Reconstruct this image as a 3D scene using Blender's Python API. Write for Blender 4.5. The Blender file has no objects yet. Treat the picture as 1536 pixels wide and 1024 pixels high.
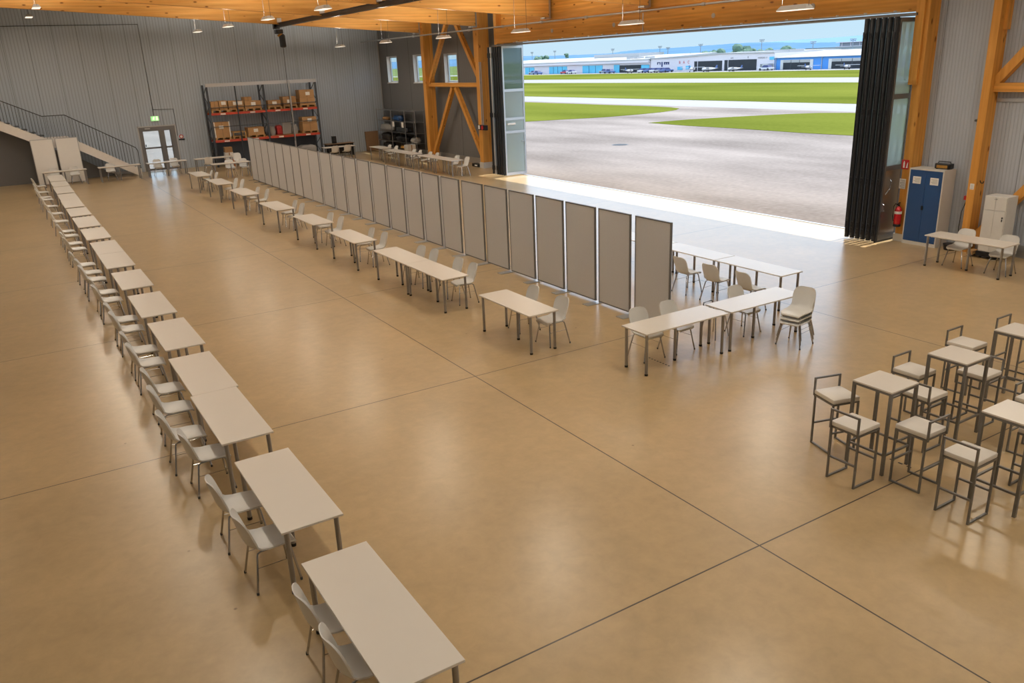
import bpy, bmesh, math, random
from mathutils import Vector, Matrix, Euler
random.seed(7)
S = bpy.context.scene
C = S.collection
PI = math.pi

# ------------------------------------------------------------------ camera
F_PX, YAW, PITCH, ROLL, CAM_H = 1211.19, 0.5435, 0.3330, -0.0420, 4.9478
_f = Vector((math.sin(YAW)*math.cos(PITCH), math.cos(YAW)*math.cos(PITCH), -math.sin(PITCH)))
_r0 = Vector((math.cos(YAW), -math.sin(YAW), 0)); _u0 = _r0.cross(_f)
_r = _r0*math.cos(ROLL) + _u0*math.sin(ROLL); _u = -_r0*math.sin(ROLL) + _u0*math.cos(ROLL)
CAM = Vector((0, 0, CAM_H))
cam = bpy.data.cameras.new('camera'); cam.sensor_width = 36.0; cam.lens = F_PX*36.0/1536.0
cam.clip_end = 20000
co = bpy.data.objects.new('camera', cam); C.objects.link(co)
co.matrix_world = Matrix(((_r.x, _u.x, -_f.x, 0), (_r.y, _u.y, -_f.y, 0), (_r.z, _u.z, -_f.z, CAM_H), (0, 0, 0, 1)))
S.camera = co
def ray(px, py): return _r*((px-768)/F_PX) - _u*((py-512)/F_PX) + _f
def onz(px, py, z=0.0):
    d = ray(px, py); return CAM + d*((z-CAM_H)/d.z)
def onx(px, py, x):
    d = ray(px, py); return CAM + d*(x/d.x)
def ony(px, py, y):
    d = ray(px, py); return CAM + d*(y/d.y)

# ------------------------------------------------------------------ materials
def lin(c):
    c = c/255.0
    return c/12.92 if c <= 0.04045 else ((c+0.055)/1.055)**2.4
def rgb(r, g, b): return (lin(r), lin(g), lin(b), 1)
def newmat(name):
    m = bpy.data.materials.new(name); m.use_nodes = True
    nt = m.node_tree; b = nt.nodes['Principled BSDF']; return m, nt, b
def N(nt, t, **k):
    n = nt.nodes.new(t)
    for a, v in k.items(): setattr(n, a, v)
    return n
def mat(name, col, rough=0.5, metal=0.0, var=0.06, scale=6.0, bump=0.0, bscale=60.0, spec=0.5, coat=0.0):
    """plain surface with a little procedural tone variation"""
    m, nt, b = newmat(name)
    b.inputs['Roughness'].default_value = rough; b.inputs['Metallic'].default_value = metal
    b.inputs['Specular IOR Level'].default_value = spec
    if coat: b.inputs['Coat Weight'].default_value = coat
    tc = N(nt, 'ShaderNodeTexCoord'); nz = N(nt, 'ShaderNodeTexNoise'); nz.inputs['Scale'].default_value = scale
    nz.inputs['Detail'].default_value = 3
    nt.links.new(tc.outputs['Object'], nz.inputs['Vector'])
    mx = N(nt, 'ShaderNodeMix', data_type='RGBA')
    mx.inputs['A'].default_value = [c*(1-var) for c in col[:3]]+[1]
    mx.inputs['B'].default_value = [min(1, c*(1+var)) for c in col[:3]]+[1]
    nt.links.new(nz.outputs['Fac'], mx.inputs['Factor']); nt.links.new(mx.outputs['Result'], b.inputs['Base Color'])
    if bump:
        n2 = N(nt, 'ShaderNodeTexNoise'); n2.inputs['Scale'].default_value = bscale
        bp = N(nt, 'ShaderNodeBump'); bp.inputs['Strength'].default_value = bump; bp.inputs['Distance'].default_value = 0.01
        nt.links.new(tc.outputs['Object'], n2.inputs['Vector']); nt.links.new(n2.outputs['Fac'], bp.inputs['Height'])
        nt.links.new(bp.outputs['Normal'], b.inputs['Normal'])
    return m
def emis(name, col, strength):
    m, nt, b = newmat(name); b.inputs['Base Color'].default_value = (0.8, 0.8, 0.8, 1)
    b.inputs['Emission Color'].default_value = col; b.inputs['Emission Strength'].default_value = strength
    return m
def wood_mat(name, c1, c2, axis, rough=0.55):
    """glued laminated timber: thin board layers, grain along axis, knots"""
    m, nt, b = newmat(name); b.inputs['Roughness'].default_value = rough
    b.inputs['Specular IOR Level'].default_value = 0.3
    tc = N(nt, 'ShaderNodeTexCoord'); mp = N(nt, 'ShaderNodeMapping')
    sc = {'X': (0.5, 9, 9), 'Y': (9, 0.5, 9), 'Z': (9, 9, 0.5)}[axis]
    mp.inputs['Scale'].default_value = sc
    nt.links.new(tc.outputs['Object'], mp.inputs['Vector'])
    nz = N(nt, 'ShaderNodeTexNoise'); nz.inputs['Scale'].default_value = 1.6; nz.inputs['Detail'].default_value = 6
    nt.links.new(mp.outputs['Vector'], nz.inputs['Vector'])
    rp = N(nt, 'ShaderNodeValToRGB'); rp.color_ramp.elements[0].position = 0.3; rp.color_ramp.elements[1].position = 0.72
    rp.color_ramp.elements[0].color = c1; rp.color_ramp.elements[1].color = c2
    nt.links.new(nz.outputs['Fac'], rp.inputs['Fac'])
    # knots
    mk = N(nt, 'ShaderNodeMapping'); mk.inputs['Scale'].default_value = {'X': (1.6, 4, 4), 'Y': (4, 1.6, 4), 'Z': (4, 4, 1.6)}[axis]
    nt.links.new(tc.outputs['Object'], mk.inputs['Vector'])
    vo = N(nt, 'ShaderNodeTexVoronoi'); vo.inputs['Scale'].default_value = 1.0
    nt.links.new(mk.outputs['Vector'], vo.inputs['Vector'])
    r2 = N(nt, 'ShaderNodeValToRGB'); r2.color_ramp.elements[0].position = 0.07; r2.color_ramp.elements[1].position = 0.15
    r2.color_ramp.elements[0].color = (0.32, 0.22, 0.15, 1); r2.color_ramp.elements[1].color = (1, 1, 1, 1)
    nt.links.new(vo.outputs['Distance'], r2.inputs['Fac'])
    mu = N(nt, 'ShaderNodeMix', data_type='RGBA', blend_type='MULTIPLY'); mu.inputs['Factor'].default_value = 1
    nt.links.new(rp.outputs['Color'], mu.inputs['A']); nt.links.new(r2.outputs['Color'], mu.inputs['B'])
    # lamella glue lines every 4.5 cm, across the height (or the width of a post)
    sx = N(nt, 'ShaderNodeSeparateXYZ'); nt.links.new(tc.outputs['Object'], sx.inputs[0])
    ml = N(nt, 'ShaderNodeMath', operation='MULTIPLY'); ml.inputs[1].default_value = 1/0.06
    nt.links.new(sx.outputs['Z' if axis != 'Z' else 'X'], ml.inputs[0])
    fl = N(nt, 'ShaderNodeMath', operation='FLOOR'); nt.links.new(ml.outputs[0], fl.inputs[0])
    wn = N(nt, 'ShaderNodeTexWhiteNoise', noise_dimensions='1D'); nt.links.new(fl.outputs[0], wn.inputs['W'])
    mr = N(nt, 'ShaderNodeMapRange'); mr.inputs['To Min'].default_value = 0.86; mr.inputs['To Max'].default_value = 1.06
    nt.links.new(wn.outputs['Value'], mr.inputs['Value'])
    m2 = N(nt, 'ShaderNodeMix', data_type='RGBA', blend_type='MULTIPLY'); m2.inputs['Factor'].default_value = 1
    nt.links.new(mu.outputs['Result'], m2.inputs['A']); nt.links.new(mr.outputs['Result'], m2.inputs['B'])
    nt.links.new(m2.outputs['Result'], b.inputs['Base Color'])
    return m
def wall_mat(name, col, axis, pitch=0.1, joint=1.15, rough=0.45, rib=0.26):
    """ribbed sandwich panel: vertical micro ribs and panel joints along one horizontal axis"""
    m, nt, b = newmat(name); b.inputs['Roughness'].default_value = rough
    tc = N(nt, 'ShaderNodeTexCoord'); sx = N(nt, 'ShaderNodeSeparateXYZ'); nt.links.new(tc.outputs['Object'], sx.inputs[0])
    a = sx.outputs[axis]
    def tri(period):
        d = N(nt, 'ShaderNodeMath', operation='DIVIDE'); nt.links.new(a, d.inputs[0]); d.inputs[1].default_value = period
        f = N(nt, 'ShaderNodeMath', operation='FRACT'); nt.links.new(d.outputs[0], f.inputs[0]); return f.outputs[0]
    fr = tri(pitch); fj = tri(joint)
    r1 = N(nt, 'ShaderNodeValToRGB'); e = r1.color_ramp.elements
    e[0].position = 0.0; e[0].color = (0, 0, 0, 1); e[1].position = 0.25; e[1].color = (1, 1, 1, 1)
    x = e.new(0.75); x.color = (1, 1, 1, 1); x = e.new(1.0); x.color = (0, 0, 0, 1)
    nt.links.new(fr, r1.inputs['Fac'])
    r2 = N(nt, 'ShaderNodeValToRGB'); e = r2.color_ramp.elements
    e[0].position = 0.012; e[0].color = (0, 0, 0, 1); e[1].position = 0.02; e[1].color = (1, 1, 1, 1)
    nt.links.new(fj, r2.inputs['Fac'])
    mu = N(nt, 'ShaderNodeMath', operation='MULTIPLY'); nt.links.new(r1.outputs['Color'], mu.inputs[0]); nt.links.new(r2.outputs['Color'], mu.inputs[1])
    bp = N(nt, 'ShaderNodeBump'); bp.inputs['Strength'].default_value = 0.35; bp.inputs['Distance'].default_value = 0.02
    nt.links.new(mu.outputs[0], bp.inputs['Height']); nt.links.new(bp.outputs['Normal'], b.inputs['Normal'])
    nz = N(nt, 'ShaderNodeTexNoise'); nz.inputs['Scale'].default_value = 0.4; nt.links.new(tc.outputs['Object'], nz.inputs['Vector'])
    mx = N(nt, 'ShaderNodeMix', data_type='RGBA'); mx.inputs['A'].default_value = [c*0.94 for c in col[:3]]+[1]; mx.inputs['B'].default_value = [c*1.06 for c in col[:3]]+[1]
    nt.links.new(nz.outputs['Fac'], mx.inputs['Factor'])
    m3 = N(nt, 'ShaderNodeMix', data_type='RGBA', blend_type='MULTIPLY'); m3.inputs['Factor'].default_value = 0.6
    nt.links.new(mx.outputs['Result'], m3.inputs['A']); nt.links.new(r2.outputs['Color'], m3.inputs['B'])
    m4 = N(nt, 'ShaderNodeMix', data_type='RGBA', blend_type='MULTIPLY'); m4.inputs['Factor'].default_value = rib
    nt.links.new(m3.outputs['Result'], m4.inputs['A']); nt.links.new(r1.outputs['Color'], m4.inputs['B'])
    nt.links.new(m4.outputs['Result'], b.inputs['Base Color'])
    return m
def floor_mat():
    m, nt, b = newmat('polished_concrete')
    tc = N(nt, 'ShaderNodeTexCoord'); P = tc.outputs['Object']
    def noise(scale, det=4, rough=0.55, dist=0.0):
        n = N(nt, 'ShaderNodeTexNoise'); n.inputs['Scale'].default_value = scale; n.inputs['Detail'].default_value = det
        n.inputs['Roughness'].default_value = rough; n.inputs['Distortion'].default_value = dist
        nt.links.new(P, n.inputs['Vector']); return n.outputs['Fac']
    c1 = (0.430, 0.305, 0.157, 1); c2 = (0.525, 0.372, 0.195, 1)
    rp = N(nt, 'ShaderNodeValToRGB'); rp.color_ramp.elements[0].position = 0.32; rp.color_ramp.elements[1].position = 0.7
    rp.color_ramp.elements[0].color = c1; rp.color_ramp.elements[1].color = c2
    nt.links.new(noise(0.55, 6, 0.6, 0.15), rp.inputs['Fac'])
    r2 = N(nt, 'ShaderNodeValToRGB'); r2.color_ramp.elements[0].position = 0.35; r2.color_ramp.elements[1].position = 0.65
    r2.color_ramp.elements[0].color = (0.90, 0.905, 0.90, 1); r2.color_ramp.elements[1].color = (1.04, 1.03, 1.02, 1)
    nt.links.new(noise(5, 8, 0.7, 0.3), r2.inputs['Fac'])
    mu = N(nt, 'ShaderNodeMix', data_type='RGBA', blend_type='MULTIPLY'); mu.inputs['Factor'].default_value = 1
    nt.links.new(rp.outputs['Color'], mu.inputs['A']); nt.links.new(r2.outputs['Color'], mu.inputs['B'])
    # dark specks
    vo = N(nt, 'ShaderNodeTexVoronoi'); vo.inputs['Scale'].default_value = 1.3; nt.links.new(P, vo.inputs['Vector'])
    r3 = N(nt, 'ShaderNodeValToRGB'); r3.color_ramp.elements[0].position = 0.012; r3.color_ramp.elements[1].position = 0.03
    r3.color_ramp.elements[0].color = (0.45, 0.4, 0.35, 1); r3.color_ramp.elements[1].color = (1, 1, 1, 1)
    nt.links.new(vo.outputs['Distance'], r3.inputs['Fac'])
    m2 = N(nt, 'ShaderNodeMix', data_type='RGBA', blend_type='MULTIPLY'); m2.inputs['Factor'].default_value = 1
    nt.links.new(mu.outputs['Result'], m2.inputs['A']); nt.links.new(r3.outputs['Color'], m2.inputs['B'])
    # control joints sawn into the slab
    sx = N(nt, 'ShaderNodeSeparateXYZ'); nt.links.new(P, sx.inputs[0])
    def joint(out, off, period, half):
        s = N(nt, 'ShaderNodeMath', operation='SUBTRACT'); nt.links.new(out, s.inputs[0]); s.inputs[1].default_value = off - period*50
        md = N(nt, 'ShaderNodeMath', operation='MODULO'); nt.links.new(s.outputs[0], md.inputs[0]); md.inputs[1].default_value = period
        ad = N(nt, 'ShaderNodeMath', operation='SUBTRACT'); nt.links.new(md.outputs[0], ad.inputs[0]); ad.inputs[1].default_value = period/2
        ab = N(nt, 'ShaderNodeMath', operation='ABSOLUTE'); nt.links.new(ad.outputs[0], ab.inputs[0])
        gt = N(nt, 'ShaderNodeMath', operation='GREATER_THAN'); nt.links.new(ab.outputs[0], gt.inputs[0]); gt.inputs[1].default_value = period/2-half
        return gt.outputs[0]
    jx = joint(sx.outputs['X'], 5.97, 7.17, 0.009); jy = joint(sx.outputs['Y'], 4.985, 6.1347, 0.009)
    mxm = N(nt, 'ShaderNodeMath', operation='MAXIMUM'); nt.links.new(jx, mxm.inputs[0]); nt.links.new(jy, mxm.inputs[1])
    m3 = N(nt, 'ShaderNodeMix', data_type='RGBA'); nt.links.new(mxm.outputs[0], m3.inputs['Factor'])
    nt.links.new(m2.outputs['Result'], m3.inputs['A']); m3.inputs['B'].default_value = (0.05, 0.035, 0.02, 1)
    nt.links.new(m3.outputs['Result'], b.inputs['Base Color'])
    b.inputs['Roughness'].default_value = 0.275
    b.inputs['Specular IOR Level'].default_value = 0.65
    return m
def glass_mat(name, tint, frost=0.0, gloss=0.10):
    m = bpy.data.materials.new(name); m.use_nodes = True; nt = m.node_tree; nt.nodes.clear()
    out = N(nt, 'ShaderNodeOutputMaterial'); tr = N(nt, 'ShaderNodeBsdfTransparent'); tr.inputs['Color'].default_value = tint
    gl = N(nt, 'ShaderNodeBsdfGlossy'); gl.inputs['Roughness'].default_value = 0.03
    m1 = N(nt, 'ShaderNodeMixShader'); m1.inputs['Fac'].default_value = gloss
    nt.links.new(tr.outputs[0], m1.inputs[1]); nt.links.new(gl.outputs[0], m1.inputs[2])
    last = m1
    if frost:
        tl = N(nt, 'ShaderNodeBsdfTranslucent'); tl.inputs['Color'].default_value = tint
        df = N(nt, 'ShaderNodeBsdfDiffuse'); df.inputs['Color'].default_value = tint
        m2 = N(nt, 'ShaderNodeMixShader'); m2.inputs['Fac'].default_value = 0.28
        nt.links.new(tl.outputs[0], m2.inputs[1]); nt.links.new(df.outputs[0], m2.inputs[2])
        m3 = N(nt, 'ShaderNodeMixShader'); m3.inputs['Fac'].default_value = frost
        nt.links.new(m1.outputs[0], m3.inputs[1]); nt.links.new(m2.outputs[0], m3.inputs[2]); last = m3
    nt.links.new(last.outputs[0], out.inputs['Surface'])
    return m
def ground_mat(name, c1, c2, scale=0.15, fine=8.0, stretch=(1, 1, 1), rough=0.9):
    m, nt, b = newmat(name); b.inputs['Roughness'].default_value = rough; b.inputs['Specular IOR Level'].default_value = 0.0
    tc = N(nt, 'ShaderNodeTexCoord'); mp = N(nt, 'ShaderNodeMapping'); mp.inputs['Scale'].default_value = stretch
    nt.links.new(tc.outputs['Object'], mp.inputs['Vector'])
    n1 = N(nt, 'ShaderNodeTexNoise'); n1.inputs['Scale'].default_value = scale; n1.inputs['Detail'].default_value = 6
    n2 = N(nt, 'ShaderNodeTexNoise'); n2.inputs['Scale'].default_value = fine; n2.inputs['Detail'].default_value = 3
    nt.links.new(mp.outputs[0], n1.inputs['Vector']); nt.links.new(tc.outputs['Object'], n2.inputs['Vector'])
    ad = N(nt, 'ShaderNodeMath', operation='MULTIPLY_ADD'); ad.inputs[1].default_value = 0.35
    nt.links.new(n2.outputs['Fac'], ad.inputs[0]); nt.links.new(n1.outputs['Fac'], ad.inputs[2])
    rp = N(nt, 'ShaderNodeValToRGB'); rp.color_ramp.elements[0].position = 0.45; rp.color_ramp.elements[1].position = 0.9
    rp.color_ramp.elements[0].color = c1; rp.color_ramp.elements[1].color = c2
    nt.links.new(ad.outputs[0], rp.inputs['Fac']); nt.links.new(rp.outputs['Color'], b.inputs['Base Color'])
    return m

M = {}
M['floor'] = floor_mat()
M['wall_x'] = wall_mat('ribbed_wall_panel_back', (0.44, 0.51, 0.60, 1), 'X', 0.150, 1.13)
M['wall_y'] = wall_mat('ribbed_wall_panel_side', (0.42, 0.46, 0.53, 1), 'Y', 0.085, 1.13, 0.45, 0.13)
M['wall_dark'] = wall_mat('side_wall_shade_grey', (0.165, 0.165, 0.17, 1), 'Y', 0.11, 3.0, 0.6)  # far side wall's unlit, backlit darkness put into the base colour
M['wood_x'] = wood_mat('glulam_spruce_beam', (0.74, 0.355, 0.085, 1), (0.88, 0.48, 0.14, 1), 'X')
M['wood_y'] = wood_mat('glulam_spruce_lintel', (0.62, 0.275, 0.050, 1), (0.78, 0.38, 0.085, 1), 'Y')
M['wood_z'] = wood_mat('glulam_spruce_post', (0.62, 0.275, 0.050, 1), (0.78, 0.38, 0.085, 1), 'Z')
M['table'] = mat('matt_white_laminate', (0.75, 0.695, 0.63, 1), 0.30, var=0.015, spec=0.8)
M['edge'] = mat('grey_table_edge', (0.42, 0.42, 0.42, 1), 0.4)
M['steel'] = mat('brushed_steel_tube', (0.34, 0.34, 0.35, 1), 0.30, 0.9, 0.05, 20)
M['chrome'] = mat('chrome_tube', (0.50, 0.50, 0.51, 1), 0.18, 1.0, 0.03, 20)
M['cap'] = mat('dark_grey_plastic', (0.07, 0.07, 0.07, 1), 0.5)
M['rubber'] = mat('black_rubber', (0.015, 0.015, 0.016, 1), 0.6)
M['shell'] = mat('white_polypropylene', (0.74, 0.735, 0.72, 1), 0.36, var=0.015)
M['panel'] = mat('beige_felt_panel', (0.61, 0.615, 0.64, 1), 0.85, var=0.04, scale=40, bump=0.05, bscale=300)
M['alu'] = mat('anodised_aluminium', (0.55, 0.56, 0.58, 1), 0.35, 0.85, 0.04, 15)
M['alu_dark'] = mat('dark_anodised_frame', (0.20, 0.20, 0.205, 1), 0.4, 0.6, 0.05, 15)
M['silver'] = mat('satin_silver_post', (0.80, 0.81, 0.83, 1), 0.30, 0.35)
M['barframe'] = mat('grey_powder_coated_tube', (0.205, 0.200, 0.195, 1), 0.42, 0.55, 0.06, 25)
M['cushion'] = mat('cream_leatherette', (0.77, 0.72, 0.66, 1), 0.5, var=0.03, scale=10, bump=0.08, bscale=120)
M['black'] = mat('black_coated_metal', (0.012, 0.013, 0.016, 1), 0.32, 0.3, 0.1, 10)
M['gasket'] = mat('black_rubber_gasket', (0.010, 0.012, 0.016, 1), 0.38)
M['white'] = mat('white_painted_metal', (0.70, 0.69, 0.67, 1), 0.45)
M['lamp'] = mat('light_grey_lamp_housing', (0.62, 0.60, 0.57, 1), 0.45)
M['lampglow'] = emis('lit_diffuser', (1.0, 0.88, 0.72, 1), 1.1)
M['rack'] = mat('dark_blue_grey_rack_steel', (0.055, 0.065, 0.08, 1), 0.45, 0.3)
M['rackred'] = mat('red_orange_rack_beam', (0.50, 0.055, 0.025, 1), 0.45)
M['deck'] = mat('grey_roof_deck', (0.45, 0.46, 0.48, 1), 0.6)
M['galv'] = mat('galvanised_steel', (0.50, 0.51, 0.52, 1), 0.38, 0.8, 0.12, 30)
M['card'] = mat('brown_cardboard', (0.42, 0.245, 0.11, 1), 0.85, var=0.1, scale=5)
M['card2'] = mat('darker_cardboard', (0.33, 0.185, 0.08, 1), 0.85, var=0.1, scale=5)
M['paper'] = mat('white_paper', (0.82, 0.80, 0.77, 1), 0.8)
M['ink'] = mat('grey_print', (0.25, 0.24, 0.24, 1), 0.8)
M['tape'] = mat('packing_tape', (0.30, 0.17, 0.07, 1), 0.4)
M['pallet'] = mat('raw_pallet_wood', (0.40, 0.24, 0.10, 1), 0.85, var=0.15, scale=12)
M['cloth'] = mat('grey_cloth', (0.32, 0.31, 0.30, 1), 0.9, bump=0.1)
M['redcloth'] = mat('red_plastic', (0.45, 0.03, 0.03, 1), 0.4)
M['orange'] = mat('orange_brown_board', (0.50, 0.17, 0.04, 1), 0.6)
M['bluedoor'] = mat('blue_enamel', (0.012, 0.062, 0.200, 1), 0.33, var=0.03)
M['cabgrey'] = mat('light_grey_enamel', (0.63, 0.61, 0.58, 1), 0.42)
M['red'] = mat('red_enamel', (0.52, 0.012, 0.018, 1), 0.25, coat=0.3)
M['signred'] = mat('sign_red', (0.55, 0.02, 0.025, 1), 0.5)
M['brown'] = mat('brown_veneer', (0.22, 0.13, 0.07, 1), 0.5)
M['amber'] = mat('amber_plastic', (0.40, 0.20, 0.03, 1), 0.4)
M['steelpanel'] = mat('brushed_steel_sheet', (0.33, 0.305, 0.28, 1), 0.28, 0.85, 0.08, 3)
M['stair'] = mat('white_stair_steel', (0.82, 0.79, 0.76, 1), 0.5)
M['whiteboard'] = mat('bright_white_panel', (0.86, 0.85, 0.83, 1), 0.6, var=0.02)
M['rail'] = mat('dark_railing_steel', (0.05, 0.05, 0.052, 1), 0.45, 0.4)
M['glass'] = glass_mat('clear_glass', (0.90, 0.94, 0.94, 1), 0.0, 0.07)
M['teal'] = glass_mat('milky_teal_glass', (0.90, 1.0, 1.0, 1), 0.68, 0.05)
M['clearleaf'] = glass_mat('leaf_glass', (0.95, 0.985, 0.985, 1), 0.0, 0.03)
M['tealclear'] = glass_mat('clear_teal_glass', (0.62, 0.80, 0.83, 1), 0.30, 0.16)
M['exitsign'] = emis('lit_green_sign', (0.05, 0.75, 0.12, 1), 0.9)
M['exitwhite'] = emis('lit_white_pictogram', (0.85, 1.0, 0.6, 1), 1.0)
M['green'] = mat('dark_sign_green', (0.0, 0.12, 0.02, 1), 0.5)
M['apron'] = ground_mat('pale_concrete_apron', (0.165, 0.141, 0.124, 1), (0.305, 0.265, 0.234, 1), 0.22, 5, (1, 0.35, 1))
M['runway'] = ground_mat('pale_runway_concrete', (0.27, 0.262, 0.255, 1), (0.33, 0.32, 0.312, 1), 0.05, 2, (1, 0.2, 1))
M['grass'] = ground_mat('mown_grass', (0.082, 0.100, 0.014, 1), (0.150, 0.165, 0.028, 1), 0.10, 3, (1, 0.25, 1))
M['field'] = ground_mat('far_field', (0.10, 0.14, 0.05, 1), (0.16, 0.19, 0.07, 1), 0.01, 0.3)
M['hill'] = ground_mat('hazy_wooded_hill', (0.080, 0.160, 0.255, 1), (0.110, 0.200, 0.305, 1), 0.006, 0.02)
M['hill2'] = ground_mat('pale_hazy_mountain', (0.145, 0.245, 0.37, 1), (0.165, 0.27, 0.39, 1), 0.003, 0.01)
M['leaf'] = mat('hazy_green_foliage', (0.10, 0.17, 0.12, 1), 0.9, var=0.35, scale=0.6)
M['trunk'] = mat('bark', (0.12, 0.09, 0.06, 1), 0.9)
M['bgrey'] = mat('pale_grey_cladding', (0.68, 0.63, 0.66, 1), 0.6, var=0.03, scale=0.3)
M['bwhite'] = mat('white_roof_sheet', (0.42, 0.42, 0.42, 1), 0.6, var=0.03, scale=0.3)
M['bblue'] = mat('blue_cladding', (0.065, 0.27, 0.68, 1), 0.55, var=0.04, scale=0.3)
M['bcyan'] = mat('cyan_glazing', (0.12, 0.50, 0.72, 1), 0.2, var=0.15, scale=0.5)
M['bdark'] = mat('dark_hangar_interior', (0.02, 0.024, 0.03, 1), 0.7, var=0.2, scale=0.6)
M['bsign'] = mat('navy_sign_paint', (0.03, 0.045, 0.14, 1), 0.6)
M['carwhite'] = mat('white_car_paint', (0.55, 0.56, 0.58, 1), 0.25)
M['carblue'] = mat('blue_car_paint', (0.07, 0.12, 0.28, 1), 0.25)
M['carsilver'] = mat('silver_car_paint', (0.30, 0.31, 0.33, 1), 0.25, 0.4)
M['mast'] = mat('grey_mast', (0.22, 0.25, 0.28, 1), 0.5)

# ------------------------------------------------------------------ mesh builder
class MB:
    """collects boxes, tubes and lofts; build() links them as ONE mesh object"""
    def __init__(s): s.v = []; s.f = []; s.m = []; s.mats = []; s.cur = 0
    def use(s, key):
        if key not in s.mats: s.mats.append(key)
        s.cur = s.mats.index(key); return s
    def add(s, vs, fs):
        o = len(s.v); s.v += [tuple(v) for v in vs]
        for f in fs: s.f.append(tuple(i+o for i in f)); s.m.append(s.cur)
        return s
    def box(s, c, size, rot=None):
        x, y, z = size[0]/2, size[1]/2, size[2]/2
        P = [Vector((a*x, b*y, d*z)) for a in (-1, 1) for b in (-1, 1) for d in (-1, 1)]
        if rot is not None:
            R = rot if isinstance(rot, Matrix) else Euler(rot).to_matrix()
            P = [R @ p for p in P]
        c = Vector(c); P = [p+c for p in P]
        return s.add(P, [(0, 1, 3, 2), (4, 6, 7, 5), (0, 4, 5, 1), (2, 3, 7, 6), (0, 2, 6, 4), (1, 5, 7, 3)])
    def box2(s, a, b):
        return s.box([(a[i]+b[i])/2 for i in range(3)], [abs(b[i]-a[i]) for i in range(3)])
    def bar(s, p0, p1, w, h, up=(0, 0, 1)):
        """box beam from p0 to p1, w across, h along up"""
        p0 = Vector(p0); p1 = Vector(p1); d = (p1-p0); L = d.length; d = d/L
        a = d.cross(Vector(up))
        if a.length < 1e-5: a = d.cross(Vector((0, 1, 0)))
        a.normalize(); b = a.cross(d); b.normalize()
        P = []
        for e in (p0, p1):
            for (i, j) in ((-1, -1), (1, -1), (1, 1), (-1, 1)): P.append(e + a*(i*w/2) + b*(j*h/2))
        return s.add(P, [(0, 3, 2, 1), (4, 5, 6, 7), (0, 1, 5, 4), (1, 2, 6, 5), (2, 3, 7, 6), (3, 0, 4, 7)])
    def tube(s, pts, r, n=8, caps=True):
        pts = [Vector(p) for p in pts]; k = len(pts); rr = r if isinstance(r, (list, tuple)) else [r]*k
        ref = None; V = []
        for i, p in enumerate(pts):
            d = (pts[min(i+1, k-1)]-pts[max(i-1, 0)]).normalized()
            if ref is None:
                ref = Vector((0, 0, 1)) if abs(d.z) < 0.9 else Vector((1, 0, 0))
            a = d.cross(ref)
            if a.length < 1e-4: a = d.cross(Vector((0, 1, 0)))
            a.normalize(); b = a.cross(d).normalized(); ref = b if False else ref
            for j in range(n):
                t = 2*PI*j/n; V.append(p + a*(math.cos(t)*rr[i]) + b*(math.sin(t)*rr[i]))
        Fc = []
        for i in range(k-1):
            for j in range(n): Fc.append((i*n+j, i*n+(j+1) % n, (i+1)*n+(j+1) % n, (i+1)*n+j))
        if caps: Fc.append(tuple(range(n-1, -1, -1))); Fc.append(tuple((k-1)*n+j for j in range(n)))
        return s.add(V, Fc)
    def cyl(s, p0, p1, r, n=12): return s.tube([p0, p1], r, n)
    def prism(s, poly, z0, z1, M4=None):
        """poly in XY extruded z0..z1 (then transformed by M4)"""
        n = len(poly); V = [Vector((x, y, z0)) for x, y in poly] + [Vector((x, y, z1)) for x, y in poly]
        if M4 is not None: V = [M4 @ v for v in V]
        return s.add(V, [tuple(range(n-1, -1, -1)), tuple(range(n, 2*n))] + [(i, (i+1) % n, n+(i+1) % n, n+i) for i in range(n)])
    def build(s, name, m=None, parent=None, smooth=False, bevel=0.0, loc=None):
        me = bpy.data.meshes.new(name); me.from_pydata([tuple(v) for v in s.v], [], s.f)
        keys = s.mats if s.mats else [m]
        for k in keys: me.materials.append(M[k] if isinstance(k, str) else k)
        if s.mats: me.polygons.foreach_set('material_index', s.m)
        bm = bmesh.new(); bm.from_mesh(me); bmesh.ops.recalc_face_normals(bm, faces=bm.faces)
        if bevel: bmesh.ops.bevel(bm, geom=bm.edges[:], offset=bevel, segments=2, affect='EDGES', profile=0.5)
        bm.to_mesh(me); bm.free()
        if smooth:
            me.polygons.foreach_set('use_smooth', [True]*len(me.polygons))
            try: me.set_sharp_from_angle(angle=math.radians(40))
            except Exception: pass
        o = bpy.data.objects.new(name, me); C.objects.link(o)
        if parent is not None: o.parent = parent
        if loc is not None: o.location = loc
        return o
def bx(name, m, a, b, parent=None, bevel=0.0): return MB().box2(a, b).build(name, m, parent, bevel=bevel)
def tag(o, label, cat, group=None, kind=None):
    o['label'] = label; o['category'] = cat
    if group: o['group'] = group
    if kind: o['kind'] = kind
    return o
def empty(name, loc=(0, 0, 0), rz=0.0):
    o = bpy.data.objects.new(name, None); o.empty_display_size = 0.2; C.objects.link(o); o.location = loc; o.rotation_euler = (0, 0, rz); return o
def thing(name, label, cat, loc=(0, 0, 0), rz=0.0, group=None): return tag(empty(name, loc, rz), label, cat, group)
def struct(o): o['kind'] = 'structure'; return o
KIDS = {}
def copy_tree(o, parent=None):
    c = o.copy(); C.objects.link(c)
    if parent is not None: c.parent = parent
    for ch in list(o.children): copy_tree(ch, c)
    return c
def place(proto, used, loc, rz, label, group=None):
    """the first call moves the prototype itself, later calls copy it"""
    o = copy_tree(proto) if used[0] else proto
    used[0] = True
    o.location = loc; o.rotation_euler = (0, 0, rz); o['label'] = label
    if group: o['group'] = group
    return o
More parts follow.
